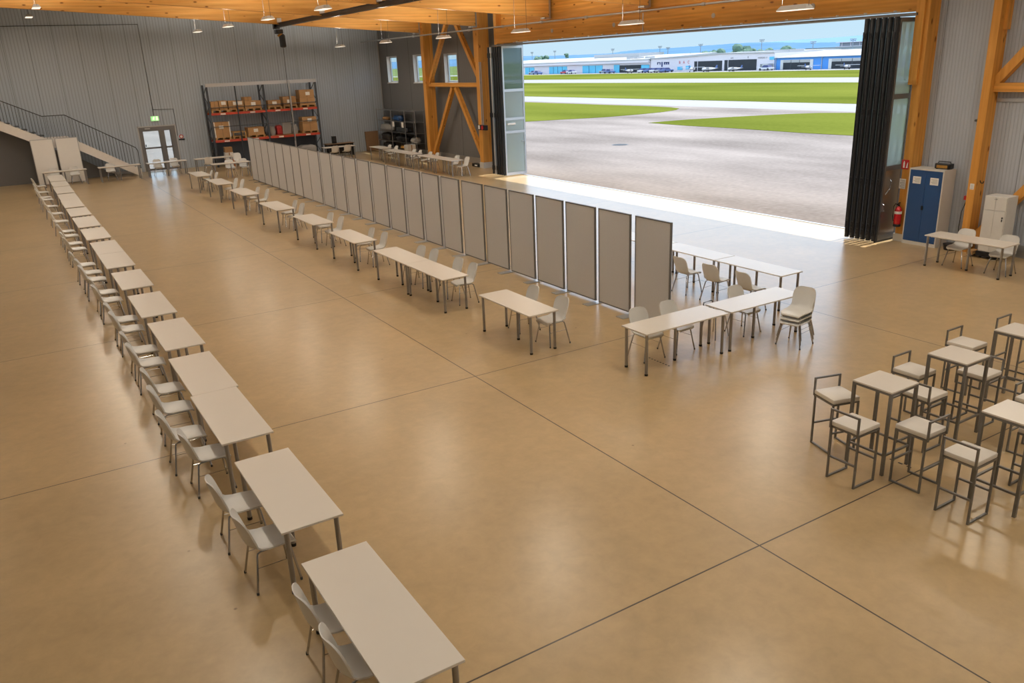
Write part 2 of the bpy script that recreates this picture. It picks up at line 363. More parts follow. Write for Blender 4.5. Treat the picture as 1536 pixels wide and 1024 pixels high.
def lettering(name, txt, size, m, parent, origin, xdir, updir, depth=0.01):
    """raised letters as a mesh, centred at origin"""
    cu = bpy.data.curves.new(name, 'FONT'); cu.body = txt; cu.size = size; cu.extrude = depth; cu.align_x = 'CENTER'; cu.align_y = 'CENTER'
    t = bpy.data.objects.new(name, cu); C.objects.link(t)
    dg = bpy.context.evaluated_depsgraph_get(); me = bpy.data.meshes.new_from_object(t.evaluated_get(dg))
    bpy.data.objects.remove(t); me.materials.clear(); me.materials.append(M[m])
    o = bpy.data.objects.new(name, me); C.objects.link(o)
    x = Vector(xdir).normalized(); y = Vector(updir).normalized(); z = x.cross(y); p = Vector(origin)
    mw = Matrix(((x.x, y.x, z.x, p.x), (x.y, y.y, z.y, p.y), (x.z, y.z, z.z, p.z), (0, 0, 0, 1)))
    me.transform(mw)
    if parent is not None: o.parent = parent
    return o
ORD = ['first', 'second', 'third', 'fourth', 'fifth', 'sixth', 'seventh', 'eighth', 'ninth', 'tenth', 'eleventh', 'twelfth', 'thirteenth',
       'fourteenth', 'fifteenth', 'sixteenth', 'seventeenth', 'eighteenth', 'nineteenth', 'twentieth', 'twenty-first', 'twenty-second',
       'twenty-third', 'twenty-fourth', 'twenty-fifth', 'twenty-sixth']
#==SHELL==
# ================================================================== SETTING
XL, XE, YB0, YB1 = -9.0, 20.35, -12.0, 49.3      # left wall, sill, wall behind the camera, back wall
XW = 21.05                                        # inner face of the side wall beyond the hangar door
XN = 20.35                                        # inner face of the side wall on the near side of the door
SLOPE = 0.0687
def zb(x): return 6.60 + (20.3-x)*SLOPE           # underside of the roof beams
def zr(x): return zb(x) + 1.15                    # underside of the roof deck
fl = MB()
fl.box2((XL, YB0, -0.2), (XE, YB1, 0)); fl.box2((XE, 33.3, -0.2), (XW+0.2, YB1, 0))
o = struct(fl.build('floor', 'floor'))
def hole_wall(name, m, axis, pos0, pos1, lo, hi, ztop, holes):
    """wall slab along axis with rectangular holes (a0,a1,z0,z1); ztop(a) roof height"""
    mb = MB(); cuts = sorted(set([lo, hi]+[h[0] for h in holes]+[h[1] for h in holes]))
    for a0, a1 in zip(cuts[:-1], cuts[1:]):
        hs = [h for h in holes if h[0] <= a0+1e-6 and h[1] >= a1-1e-6]
        z = 0.0
        spans = []
        for h in sorted(hs, key=lambda t: t[2]):
            if h[2] > z: spans.append((z, h[2], None))
            z = h[3]
        spans.append((z, None, 1))
        for s0, s1, top in spans:
            zt0, zt1 = (ztop(a0), ztop(a1)) if top else (s1, s1)
            if axis == 'X': V = [(a0, pos0, s0), (a1, pos0, s0), (a1, pos0, zt1), (a0, pos0, zt0), (a0, pos1, s0), (a1, pos1, s0), (a1, pos1, zt1), (a0, pos1, zt0)]
            else: V = [(pos0, a0, s0), (pos0, a1, s0), (pos0, a1, zt1), (pos0, a0, zt0), (pos1, a0, s0), (pos1, a1, s0), (pos1, a1, zt1), (pos1, a0, zt0)]
            mb.add(V, [(0, 1, 2, 3), (4, 7, 6, 5), (0, 4, 5, 1), (1, 5, 6, 2), (2, 6, 7, 3), (3, 7, 4, 0)])
    return struct(mb.build(name, m))
WIN = [(46.70, 48.18, 4.05, 5.55), (43.02, 44.46, 4.05, 5.55), (39.18, 40.64, 4.02, 5.50)]
hole_wall('wall_back', 'wall_x', 'X', YB1, YB1+0.2, XL-0.2, XW+0.2, zr, [(6.60, 8.47, 0, 2.36)])
hole_wall('wall_right', 'wall_dark', 'Y', XW, XW+0.32, 33.3, YB1, lambda a: zr(XW), WIN)
hole_wall('wall_right', 'wall_y', 'Y', XN, XN+0.3, YB0, 12.62, lambda a: zr(XN), [])
hole_wall('wall_left', 'wall_y', 'Y', XL-0.2, XL, YB0, YB1, lambda a: zr(XL), [])
hole_wall('wall_front', 'wall_x', 'X', YB0-0.2, YB0, XL-0.2, XW+0.2, zr, [])
rf = MB(); x0, x1 = XL-0.4, XW+0.9
rf.add([(x0, YB0-0.4, zr(x0)), (x1, YB0-0.4, zr(x1)), (x1, YB1+0.4, zr(x1)), (x0, YB1+0.4, zr(x0)),
        (x0, YB0-0.4, zr(x0)+0.3), (x1, YB0-0.4, zr(x1)+0.3), (x1, YB1+0.4, zr(x1)+0.3), (x0, YB1+0.4, zr(x0)+0.3)],
       [(0, 3, 2, 1), (4, 5, 6, 7), (0, 1, 5, 4), (1, 2, 6, 5), (2, 3, 7, 6), (3, 0, 4, 7)])
struct(rf.build('ceiling', 'deck'))
# skirting of the back wall and of the side wall
struct(bx('baseboard_back', 'alu', (-2, YB1-0.03, 0), (6.4, YB1, 0.14)))
struct(bx('baseboard_right', 'alu', (XW-0.03, 36.2, 0), (XW, 46.0, 0.3)))
struct(bx('baseboard_right', 'alu', (XN-0.03, 6.0, 0), (XN, 10.9, 0.3)))

# roof beams, on the 6.13 m grid of the hall
GRID = [17.26, 23.39, 29.53, 35.66, 41.80]
BL = ['glued timber roof beam above the hangar doorway, nearest the camera', 'glued timber roof beam meeting the lintel, next beyond the nearest beam',
      'glued timber roof beam meeting the lintel near the silver glazed door leaf', 'glued timber roof beam ending on the column beside the silver door leaf',
      'farthest glued timber roof beam, along the grey back wall']
for gy, lab in zip(GRID, BL):
    t = thing('roof_beam', lab, 'beam', (0, gy, 0), group='glued timber roof beams')
    b = MB(); w = 0.11; xa, xb = XL+0.05, 20.22
    b.add([(xa, -w, zb(xa)), (xb, -w, zb(xb)), (xb, w, zb(xb)), (xa, w, zb(xa)), (xa, -w, zr(xa)), (xb, -w, zr(xb)), (xb, w, zr(xb)), (xa, w, zr(xa))],
          [(0, 3, 2, 1), (4, 5, 6, 7), (0, 1, 5, 4), (1, 2, 6, 5), (2, 3, 7, 6), (3, 0, 4, 7)])
    b.build('timber', 'wood_x', t)
    MB().box2((20.2, -0.16, zb(20.2)-0.05), (20.26, 0.16, zr(20.2)-0.25)).build('end_plate', 'galv', t)
    MB().box2((19.95, -0.15, zb(20)-0.07), (20.24, 0.15, zb(20)-0.01)).build('bearing_bracket', 'galv', t)

# lintel over the hangar door, with the eaves panel above it
t = thing('door_lintel', 'long glued timber lintel above the open hangar doorway', 'beam')
bx('timber', 'wood_y', (20.05, 12.87, 5.74), (20.33, 33.50, 6.40), t)
for y in (16.2, 20.0, 25.0, 29.0): MB().cyl((20.03, y, 6.08), (20.06, y, 6.08), 0.075, 14).build('bolt_plate', 'galv', t)
bx('joint_plate', 'galv', (20.04, 23.37, 5.74), (20.06, 23.41, 6.38), t)
bx('cable_strip', 'white', (20.02, 13.5, 5.745), (20.05, 32.0, 5.765), t)
for i in range(22): bx('clip', 'white', (20.0, 13.6+i*0.86, 5.735), (20.05, 13.66+i*0.86, 5.79), t)
t2 = thing('eaves_panel', 'darker timber eaves panel above the lintel and pipe', 'panel')
bx('timber', 'wood_y', (20.36, 12.90, 6.41), (20.55, 33.5, 7.70), t2)
# folding-door track under the lintel
t = thing('door_track', 'grey steel folding door track under the timber lintel', 'rail')
bx('channel', 'alu_dark', (19.78, 12.88, 5.64), (20.30, 33.48, 5.70), t)
# galvanised pipe along the top of the lintel
t = thing('sprinkler_pipe', 'galvanised pipe running along the eaves above the doorway', 'pipe')
MB().cyl((19.90, 12.9, 6.44), (19.90, 49.2, 6.44), 0.035, 10).build('pipe', 'galv', t, True)
for y in GRID+[20.3, 26.5, 32.6]: MB().cyl((19.90, y-0.07, 6.44), (19.90, y+0.07, 6.44), 0.055, 10).build('clamp', 'galv', t, True)

# timber posts
def post(label, y, xf, d, w, z1, plinth=0.28, cap=None):
    t = thing('timber_column', label, 'column', (xf+d/2, y, 0))
    bx('shaft', 'wood_z', (-d/2, -w/2, plinth), (d/2, w/2, z1), t)
    if plinth: bx('plinth', 'cabgrey', (-d/2-0.03, -w/2-0.03, 0), (d/2+0.03, w/2+0.03, plinth), t)
    if cap:
        bx('cheek_plate', 'wood_z', cap[0], cap[1], t)
    return t
post('timber column left of the braced bay with the single window', 41.55, 20.25, 0.55, 0.34, zr(20.3))
post('timber column with conduits beside the black folded door leaves', 35.66, 20.25, 0.60, 0.34, zr(20.3), cap=((-0.34, -0.24, 5.0), (0.10, 0.20, 6.55)))
p3 = post('timber door post behind the blue cabinet', 12.74, 19.92, 0.44, 0.24, zr(20.3), 0.2, cap=((-0.29, -0.02, 4.0), (0.15, 0.20, 6.2)))
post('timber column between the blue cabinet and the white locker', 11.02, 19.98, 0.37, 0.19, zr(20.3), 0.0, cap=((0.0, -0.16, 5.2), (0.22, 0.06, 7.0)))
post('timber door post above the silver glazed door leaf', 33.62, 20.10, 0.35, 0.22, zr(20.3), 0.0)
# brace frames
def brace(label, y0, y1, x, zt, zmid):
    t = thing('brace_frame', label, 'brace', (x, 0, 0))
    w, d = 0.20, 0.22; ym = (y0+y1)/2
    MB().box2((-d/2, y0, zmid-w/2), (d/2, y1, zmid+w/2)).build('crosspiece', 'wood_y', t)
    for n, a, b in (('lower_strut', (0, y0, 0.30), (0, ym-(ym-y0)*0.06, zmid-0.14)), ('lower_strut', (0, y1, 0.30), (0, ym+(y1-ym)*0.06, zmid-0.14)),
                    ('upper_strut', (0, y0, zmid+0.12), (0, ym-(ym-y0)*0.18, zt)), ('upper_strut', (0, y1, zmid+0.12), (0, ym+(y1-ym)*0.18, zt))):
        MB().bar(a, b, d*0.9, w, (1, 0, 0)).build(n, 'wood_z', t)
    return t
brace('crossed timber wind brace around the window by the door', 35.83, 41.38, 20.52, 6.9, 3.95)
brace('timber wind brace at the right edge above the white locker', 5.10, 10.92, 20.235, 6.9, 3.93)
# galvanised wall rail under the right brace
struct(bx('trim_1', 'galv', (XN-0.04, 5.0, 3.60), (XN, 10.9, 3.68)))

# windows of the side wall
for i, (y0, y1, z0, z1) in enumerate(WIN):
    t = empty('window_%d' % (i+1), (XW, (y0+y1)/2, z0)); struct(t); h = (y1-y0)/2; H = z1-z0
    lin_ = MB()
    lin_.box2((-0.01, -h+0.003, 0.003), (0.30, h-0.003, 0.018)); lin_.box2((-0.01, -h+0.003, H-0.018), (0.30, h-0.003, H-0.003))
    lin_.box2((-0.01, -h+0.003, 0.018), (0.30, -h+0.018, H-0.018)); lin_.box2((-0.01, h-0.018, 0.018), (0.30, h-0.003, H-0.018)); lin_.build('window_lining', 'white', t)
    fr = MB(); a = 0.09
    g = h-0.018
    fr.box2((0.20, -g, 0.018), (0.27, g, a)); fr.box2((0.20, -g, H-a), (0.27, g, H-0.018)); fr.box2((0.20, -g, a), (0.27, -h+a, H-a)); fr.box2((0.20, h-a, a), (0.27, g, H-a))
    fr.build('window_frame', 'alu', t)
    bx('glass_pane', 'glass', (0.23, -h+a, a), (0.245, h-a, H-a), t)
    bx('window_sill', 'white', (-0.06, -h-0.04, -0.05), (0.0, h+0.04, -0.005), t)

# glazed exit door in the back wall
t = struct(empty('door_3', (7.535, YB1, 0)))
fr = MB()
for a, b in (((-0.935, -0.02, 0), (-0.80, 0.1, 2.36)), ((0.70, -0.02, 0), (0.935, 0.1, 2.36)), ((-0.80, -0.02, 2.22), (0.70, 0.1, 2.36)), ((0.12, -0.02, 0), (0.30, 0.1, 2.22))): fr.box2(a, b)
fr.build('door_frame', 'alu_dark', t)
tr = MB()
tr.box2((-0.99, -0.03, 0), (-0.935, 0.0, 2.42)); tr.box2((0.935, -0.03, 0), (0.99, 0.0, 2.42)); tr.box2((-0.99, -0.03, 2.36), (0.99, 0.0, 2.42)); tr.build('architrave', 'galv', t)
for nm, xa, xb in (('door_leaf', -0.80, 0.12), ('side_light', 0.30, 0.70)):
    lf = MB(); e = 0.06
    lf.box2((xa, 0, 0.02), (xb, 0.06, 0.14)); lf.box2((xa, 0, 1.20), (xb, 0.06, 1.29)); lf.box2((xa, 0, 2.14), (xb, 0.06, 2.22))
    lf.box2((xa, 0, 0.14), (xa+e, 0.06, 2.14)); lf.box2((xb-e, 0, 0.14), (xb, 0.06, 2.14))
    L = lf.build(nm, 'alu_dark', t)
    bx('glass_pane', 'glass', (xa+e, 0.02, 0.14), (xb-e, 0.035, 1.20), L); bx('glass_pane', 'glass', (xa+e, 0.02, 1.29), (xb-e, 0.035, 2.14), L)
MB().box2((-0.72, -0.05, 1.33), (-0.68, 0.0, 1.45)).build('door_handle', 'black', t)
MB().box2((-0.62, -0.06, 2.25), (-0.35, 0.0, 2.31)).build('door_closer', 'galv', t)

# folding hangar door, leaves parked on both sides
def leaf(parent, y, x0, x1, z0, z1, bars, fm, gm, name='door_leaf', th=0.05, solid=None, stile=0.07):
    mb = MB()
    mb.box2((x0, y-th/2, z0), (x0+stile, y+th/2, z1)); mb.box2((x1-stile, y-th/2, z0), (x1, y+th/2, z1))
    mb.box2((x0+stile, y-th/2, z0), (x1-stile, y+th/2, z0+0.13)); mb.box2((x0+stile, y-th/2, z1-0.10), (x1-stile, y+th/2, z1))
    for z in bars: mb.box2((x0+stile, y-th/2, z-0.06), (x1-stile, y+th/2, z+0.06))
    L = mb.build(name, fm, parent)
    zs = [z0+0.13]+[v for z in bars for v in (z-0.06, z+0.06)]+[z1-0.10]
    for k in range(0, len(zs), 2):
        if solid and k == 0: bx('kick_panel', solid, (x0+stile, y-0.018, zs[0]), (x1-stile, y+0.018, zs[1]), L); continue
        bx('glass_pane', gm[min(k//2, len(gm)-1)] if isinstance(gm, list) else gm, (x0+stile, y-0.012, zs[k]), (x1-stile, y+0.012, zs[k+1]), L)
    return L
t1 = struct(empty('door_1', (0, 0, 0)))
leaf(t1, 31.92, 19.36, 20.46, 0.05, 5.62, [ony(770, 197.6, 31.92).z, ony(770, 178, 31.92).z, ony(768, 135.3, 31.92).z], 'alu', ['teal', 'teal', 'teal', 'tealclear'])
lk = MB(); lk.cyl((20.38, 31.86, 1.35), (20.38, 31.86, 1.6), 0.015); lk.box2((20.25, 31.84, 1.52), (20.42, 31.9, 1.55)); lk.build('lock_handle', 'alu', t1)
bx('pull_plate', 'paper', (19.50, 31.86, 2.28), (19.92, 31.895, 2.36), t1)
for k, y in enumerate((32.12, 32.34, 32.56, 32.78, 33.0)):
    L = leaf(t1, y, 19.40, 20.46, 0.05, 5.60, [1.5, 2.0, 3.6], 'black', 'clearleaf')
for k in range(6):
    g = MB(); y = 32.02+k*0.19
    g.tube([(19.33, y, 0.05), (19.33, y, 5.60)], 0.055, 10); G = g.build('edge_gasket', 'gasket' if k != 4 else 'alu', t1, True)
    hb = MB()
    for z in (0.35, 2.7, 5.25): hb.box2((19.265, y-0.03, z-0.10), (19.30, y+0.03, z+0.10))
    hb.build('hinge', 'black', G)
t2 = struct(empty('door_2', (0, 0, 0)))
zc, zk = onx(1345, 144, 19.8).z, onx(1342, 251, 19.8).z
L = leaf(t2, 13.02, 19.36, 20.14, 0.05, 5.60, [zk, zc], 'alu_dark', 'teal', solid='steelpanel')
h = MB(); h.tube([(19.60, 12.97, 1.65), (19.60, 12.93, 1.60), (19.58, 12.93, 1.42), (19.44, 12.95, 1.28)], 0.012, 8); h.build('pull_handle', 'chrome', t2, True)
h = MB(); h.tube([(19.42, 12.99, 1.02), (19.42, 12.94, 1.0), (19.42, 12.94, 0.84), (19.42, 12.99, 0.82)], 0.012, 8); h.build('pull_handle', 'chrome', t2, True)
for k, y in enumerate((13.20, 13.38, 13.56, 13.74, 13.90)):
    leaf(t2, y, 19.38, 20.42, 0.05, 5.60, [2.0, 4.0], 'black', 'clearleaf', th=0.04)
for k in range(6):
    y = 13.05+k*0.165; g = MB(); g.tube([(19.29, y, 0.04), (19.29, y, 5.62)], 0.062, 12); G = g.build('edge_gasket', 'gasket', t2, True)
    rib = MB(); rib.cyl((19.222, y+0.03, 0.3), (19.222, y+0.03, 5.3), 0.012, 6); rib.build('edge_rib', 'black', G)
    hb = MB()
    for z in (0.25, 0.42, 1.6, 3.35, 5.2): hb.box2((19.215, y-0.025, z-0.07), (19.26, y+0.025, z+0.07)); hb.cyl((19.205, y, z), (19.22, y, z), 0.012, 6)
    hb.build('hinge', 'black', G)
bx('bottom_seal', 'rubber', (19.3, 12.99, 0.0), (20.14, 13.05, 0.05), t2)
struct(bx('trim_2', 'galv', (20.28, 12.86, -0.02), (20.40, 33.5, 0.012)))    # door sill rail
#==FURN==
# ================================================================== FURNITURE
# ---- shell chair, faces +X
def shell_mesh(nu=10):
    prof = [(0.225, 0.408, 0.150, 0.0), (0.238, 0.424, 0.175, 0.0), (0.225, 0.440, 0.192, 0.004), (0.16, 0.449, 0.208, 0.010), (0.06, 0.446, 0.218, 0.018),
            (-0.04, 0.437, 0.222, 0.026), (-0.12, 0.434, 0.220, 0.044), (-0.175, 0.447, 0.212, 0.062), (-0.212, 0.480, 0.202, 0.074), (-0.236, 0.530, 0.200, 0.078),
            (-0.256, 0.600, 0.206, 0.076), (-0.273, 0.670, 0.210, 0.072), (-0.288, 0.735, 0.204, 0.064), (-0.299, 0.785, 0.184, 0.052), (-0.305, 0.815, 0.152, 0.038), (-0.308, 0.832, 0.105, 0.020)]
    n = len(prof); T, Nn = [], []
    for i in range(n):
        a = prof[max(i-1, 0)]; b = prof[min(i+1, n-1)]
        d = Vector((b[0]-a[0], 0, b[2-1]-a[1])).normalized()
        T.append(d); Nn.append(Vector((d.z, 0, -d.x)))       # points up from the seat and forward from the back
    top, bot = [], []
    for i, (x, z, w, c) in enumerate(prof):
        nn = Nn[i]
        if nn.z < 0 and abs(nn.z) > abs(nn.x): nn = -nn
        for j in range(nu+1):
            u = -1+2*j/nu
            p = Vector((x, w*u, z)) + nn*(c*abs(u)**2.4)
            th_ = 0.0045 + 0.004*abs(u)**6; top.append(p + nn*th_); bot.append(p - nn*th_)
    V = top+bot; W = nu+1; Fc = []
    for i in range(n-1):
        for j in range(nu):
            a = i*W+j; Fc.append((a, a+1, a+W+1, a+W)); o = n*W; Fc.append((o+a, o+a+W, o+a+W+1, o+a+1))
    o = n*W
    for j in range(nu):
        Fc.append((j, o+j, o+j+1, j+1)); a = (n-1)*W+j; Fc.append((a, a+1, o+a+1, o+a))
    for i in range(n-1):
        a = i*W; Fc.append((a, a+W, o+a+W, o+a)); a = i*W+nu; Fc.append((a, o+a, o+a+W, a+W))
    m = MB(); m.add(V, Fc); return m
def make_chair(caps=True, nu=10):
    t = thing('shell_chair', '-', 'chair', group='white shell chairs')
    s = shell_mesh(nu).build('seat_shell', 'shell', t, True)
    fr = MB()
    for sy in (-1, 1): fr.tube([(0.165, sy*0.150, 0.405), (0.15, sy*0.155, 0.425), (-0.12, sy*0.155, 0.425), (-0.145, sy*0.15, 0.405)], 0.010, 8)
    fr.tube([(0.10, -0.155, 0.425), (0.10, 0.155, 0.425)], 0.008, 6); fr.tube([(-0.10, -0.155, 0.424), (-0.10, 0.155, 0.424)], 0.008, 6)
    for sy in (-1, 1): fr.tube([(0.196, sy*0.186, 0.265), (-0.176, sy*0.186, 0.265)], 0.004, 5)
    fr.build('seat_frame', 'chrome', t, True)
    for sx, fx, ax in ((1, 0.225, 0.165), (-1, -0.225, -0.145)):
        for sy in (-1, 1):
            lg = MB().tube([(ax, sy*0.150, 0.412), (ax+sx*0.012, sy*0.158, 0.385), (fx, sy*0.232, 0.006)], 0.012, 8).build('leg', 'chrome', t, True)
            if caps: MB().cyl((fx-sx*0.0016, sy*0.2315, 0.028), (fx, sy*0.2325, 0.0), 0.0135, 8).build('foot_cap', 'cap', lg, True)
    return t
CH_NEAR, CH_FAR = make_chair(True, 12), make_chair(False, 8)
UN, UF = [False], [False]
FACE = {'+X': 0.0, '+Y': PI/2, '-X': PI, '-Y': -PI/2}
def chair(x, y, face, label, near=True, dz=0.0, turn=0.0):
    """x,y = point on the floor under the top of the backrest"""
    a = FACE[face] + turn
    px, py = x + 0.30*math.cos(a), y + 0.30*math.sin(a)
    return place(CH_NEAR if near else CH_FAR, UN if near else UF, (px, py, dz), a, label)
# ---- folding table, long side along Y
TL, TW, TH = 1.83, 0.63, 0.74
def make_table(feet=True):
    t = thing('white_table', '-', 'table', group='white five-legged tables')
    bx('tabletop', 'table', (-TW/2, -TL/2, TH-0.024), (TW/2, TL/2, TH), t, bevel=0.003)
    ap = MB()
    for sy in (-1, 1): ap.box2((-TW/2+0.09, sy*0.80-0.012, TH-0.055), (TW/2-0.09, sy*0.80+0.012, TH-0.024))
    for sx in (-1, 1): ap.box2((sx*0.20-0.012, -0.80, TH-0.055), (sx*0.20+0.012, 0.80, TH-0.024))
    ap.build('under_frame', 'steel', t)
    for x, y in ((-0.255, -0.855), (0.255, -0.855), (-0.255, 0.855), (0.255, 0.855), (0.0, 0.0)):
        lg = MB().cyl((x, y, 0.02 if feet else 0.0), (x, y, TH-0.024), 0.026, 14).build('leg', 'steel', t, True)
        if feet: MB().cyl((x, y, 0.0), (x, y, 0.034), 0.0285, 14).build('foot', 'rubber', lg, True)
    return t
TB_NEAR, TB_FAR = make_table(True), make_table(False)
VN, VF = [False], [False]
def table(xc, y0, y1, label, near=True, rz=0.0):
    o = place(TB_NEAR if near else TB_FAR, VN if near else VF, (xc, (y0+y1)/2, 0), rz, label)
    o.scale = (1, (y1-y0)/TL, 1); return o

# ---- left row: 17 tables end to end, chairs on their left side
LT = [(1.855, 4.46, 6.40), (1.855, 7.0, 8.82), (1.845, 9.38, 11.225), (1.88, 11.235, 13.09), (1.92, 13.55, 15.39), (1.90, 15.86, 17.74), (1.885, 18.38, 20.24),
      (1.86, 20.80, 22.70), (1.86, 22.72, 24.62), (1.84, 25.12, 27.15), (1.83, 27.52, 29.70), (1.82, 30.09, 32.04), (1.815, 32.36, 34.43), (1.835, 34.45, 36.53),
      (1.855, 36.87, 39.20), (1.885, 39.42, 41.40), (1.91, 41.65, 44.40)]
for i, (x, a, b) in enumerate(LT):
    lab = 'white table at the near end of the long left row, cut by the bottom edge' if i == 0 else (
        'white table at the far end of the long left row, by the back wall' if i == 16 else 'white table, %s from the near end of the long left row' % ORD[i])
    table(x, a, b, lab, i < 10)
LC = [(1.33, 5.88, 0, 'far'), (1.34, 5.24, 0, 'near'), (1.20, 7.47, 1, 'near'), (1.15, 8.38, 1, 'far'), (1.13, 9.86, 2, 'near'), (1.01, 10.66, 2, 'far'), (1.06, 11.70, 3, 'near'), (1.10, 12.55, 3, 'far'),
      (1.08, 14.01, 4, 'near'), (1.09, 14.78, 4, 'far'), (1.09, 16.29, 5, 'near'), (1.09, 17.06, 5, 'far'), (1.04, 18.86, 6, 'near'), (1.05, 19.63, 6, 'far'), (0.98, 21.19, 7, 'near'), (0.98, 22.05, 7, 'far'),
      (0.94, 23.12, 8, 'only'), (0.96, 25.54, 9, 'near'), (0.95, 26.52, 9, 'far'), (0.97, 28.0, 10, 'near'), (0.95, 28.91, 10, 'far'), (0.93, 31.29, 11, 'only'), (0.93, 33.25, 12, 'only'), (0.89, 35.44, 13, 'only'),
      (0.87, 37.66, 14, 'near'), (0.85, 38.50, 14, 'far'), (0.87, 40.40, 15, 'only'), (0.90, 42.94, 16, 'only')]
for k, (x, y, ti, w) in enumerate(LC):
    nm = 'the %s table from the near end of the left row' % ORD[ti]
    lab = 'white shell chair at %s' % nm if w == 'only' else '%s white shell chair at %s' % ({'near': 'nearer', 'far': 'farther'}[w], nm)
    c = chair(x, y, '+X', lab, k < 18, turn=random.uniform(-0.06, 0.06)); c['group'] = 'white shell chairs along the left row'

# ---- middle row in front of the partition, chairs on its right side
MT = [(7.55, 11.36, 13.15), (7.52, 14.62, 16.465), (7.52, 16.475, 18.32), (7.48, 19.44, 21.34), (7.51, 22.71, 24.62), (7.43, 26.10, 28.10), (7.46, 30.38, 32.38), (7.46, 34.27, 36.33), (7.40, 37.90, 39.90)]
for i, (x, a, b) in enumerate(MT):
    lab = 'white table nearest the camera in the row before the partition' if i == 0 else ('white table farthest away in the row before the partition' if i == 8 else 'white table, %s from the near end of the row before the partition' % ORD[i])
    table(x, a, b, lab, i < 6)
MC = [(8.28, 12.70, 0, 'farther'), (8.27, 11.73, 0, 'nearer'), (8.22, 17.55, 2, 'farther'), (8.28, 16.97, 2, 'nearer'), (8.30, 15.80, 1, 'farther'), (8.30, 15.13, 1, 'nearer'), (8.19, 20.58, 3, 'farther'), (8.21, 19.76, 3, 'nearer'),
      (8.19, 23.82, 4, 'farther'), (8.18, 22.90, 4, 'nearer'), (8.13, 27.10, 5, 'farther'), (8.11, 26.29, 5, 'nearer'), (8.07, 31.48, 6, 'farther'), (8.18, 30.61, 6, 'nearer'), (8.12, 34.98, 7, 'farther'), (8.24, 34.40, 7, 'nearer')]
p = onz(318.9, 255.8, .82); MC.append((p.x, p.y, 8, 'farther')); p = onz(326.6, 258.4, .82); MC.append((p.x, p.y, 8, 'nearer'))
for k, (x, y, ti, w) in enumerate(MC):
    c = chair(x, y, '-X', '%s white shell chair at the %s table from the near end of the partition row' % (w, ORD[ti]), ti < 5, turn=random.uniform(-0.12, 0.12))
    c['group'] = 'white shell chairs along the middle row'

# ---- L-shaped group at the near end of the partition
table(9.08, 9.66-TL/2, 9.66+TL/2, 'white table crosswise at the near end of the partition, left one of two', True, PI/2)
table(10.99, 9.66-TL/2, 9.66+TL/2, 'white table crosswise beside the stacked chairs, right one of two', True, PI/2)
table(12.885, 10.42, 12.22, 'white table in daylight behind the chair stack, nearest of the doorway row', True)
table(12.885, 12.24, 14.06, 'white table in daylight half hidden behind the last partition panel', True)
table(12.90, 14.08, 15.90, 'white table glimpsed through the widest partition gap', True)
for x, y, f, lab in ((8.80, 10.38, '-Y', 'white shell chair behind the crosswise table, leftmost, before the last partition panel'),
                     (9.46, 10.36, '-Y', 'white shell chair behind the crosswise table, second from the left'),
                     (11.10, 10.32, '-Y', 'white shell chair behind the right crosswise table, rightmost of that side'),
                     (11.93, 12.70, '+X', 'white shell chair at the doorway row, farthest of three, by the partition end'),
                     (11.94, 11.80, '+X', 'white shell chair at the doorway row, middle one of three'),
                     (11.97, 10.94, '+X', 'white shell chair at the doorway row, nearest of three, before the chair stack')):
    c = chair(x, y, f, lab, True, turn=random.uniform(-0.1, 0.1)); c['group'] = 'white shell chairs by the partition end'
for k, lab in enumerate(('lowest chair of the white stack at the end of the crosswise tables', 'middle chair of the white stack at the end of the crosswise tables', 'topmost chair of the white stack at the end of the crosswise tables')):
    c = chair(11.29+0.30+0.006*k, 9.03, '-X', lab, k == 0, 0.078*k, turn=0.18); c['group'] = 'stacked white shell chairs'
# low stool half under the crosswise table
t = thing('low_stool', 'low white stool with a dark handle half under the right crosswise table', 'stool', (10.52, 10.16, 0), 0.1)
sm = MB(); sm.prism([(0.18*math.cos(a*PI/12)*(1.05), 0.17*math.sin(a*PI/12)) for a in range(24)], 0.43, 0.455); sm.build('seat', 'shell', t, bevel=0.004)
for sx in (-1, 1):
    for sy in (-1, 1): MB().tube([(sx*0.13, sy*0.12, 0.43), (sx*0.19, sy*0.18, 0.0)], 0.011, 8).build('leg', 'chrome', t, True)
MB().tube([(-0.13, 0.14, 0.44), (-0.13, 0.17, 0.60), (-0.11, 0.18, 0.63), (0.11, 0.18, 0.63), (0.13, 0.17, 0.60), (0.13, 0.14, 0.44)], 0.012, 8).build('handle', 'barframe', t, True)

# ---- table by the cabinets
table(18.27, 9.01, 10.84, 'white table standing alone before the blue cabinet at the right', True)
c = chair(18.86, 10.31, '-X', 'white shell chair before the timber column, left one at the cabinet table', True); c['group'] = 'white shell chairs at the cabinet table'
c = chair(18.86, 9.34, '-X', 'white shell chair before the white locker, right one at the cabinet table', True, turn=0.05); c['group'] = 'white shell chairs at the cabinet table'

# ---- row along the far side wall, behind the partition
RT = [(17.87, 33.80, 35.62), (17.85, 35.66, 37.48), (17.84, 37.98, 39.80), (17.84, 39.84, 41.64), (18.05, 42.3, 44.10)]
for i, (x, a, b) in enumerate(RT):
    table(x, a, b, 'white table behind the partition, %s' % ['nearest the silver door leaf', 'second from the silver door leaf', 'third from the silver door leaf', 'fourth from the silver door leaf', 'farthest in the row, before the wire shelves'][i], False)
for k, (x, y) in enumerate([(18.50, 33.86), (18.50, 34.85), (18.46, 36.86), (18.44, 37.6), (18.46, 38.8), (18.44, 39.5), (18.64, 42.2), (18.64, 43.1)]):
    c = chair(x, y, '-X', 'white shell chair in the row behind the partition, %s from the silver door leaf' % ORD[k], False, turn=random.uniform(-0.1, 0.1)); c['group'] = 'white shell chairs behind the partition'
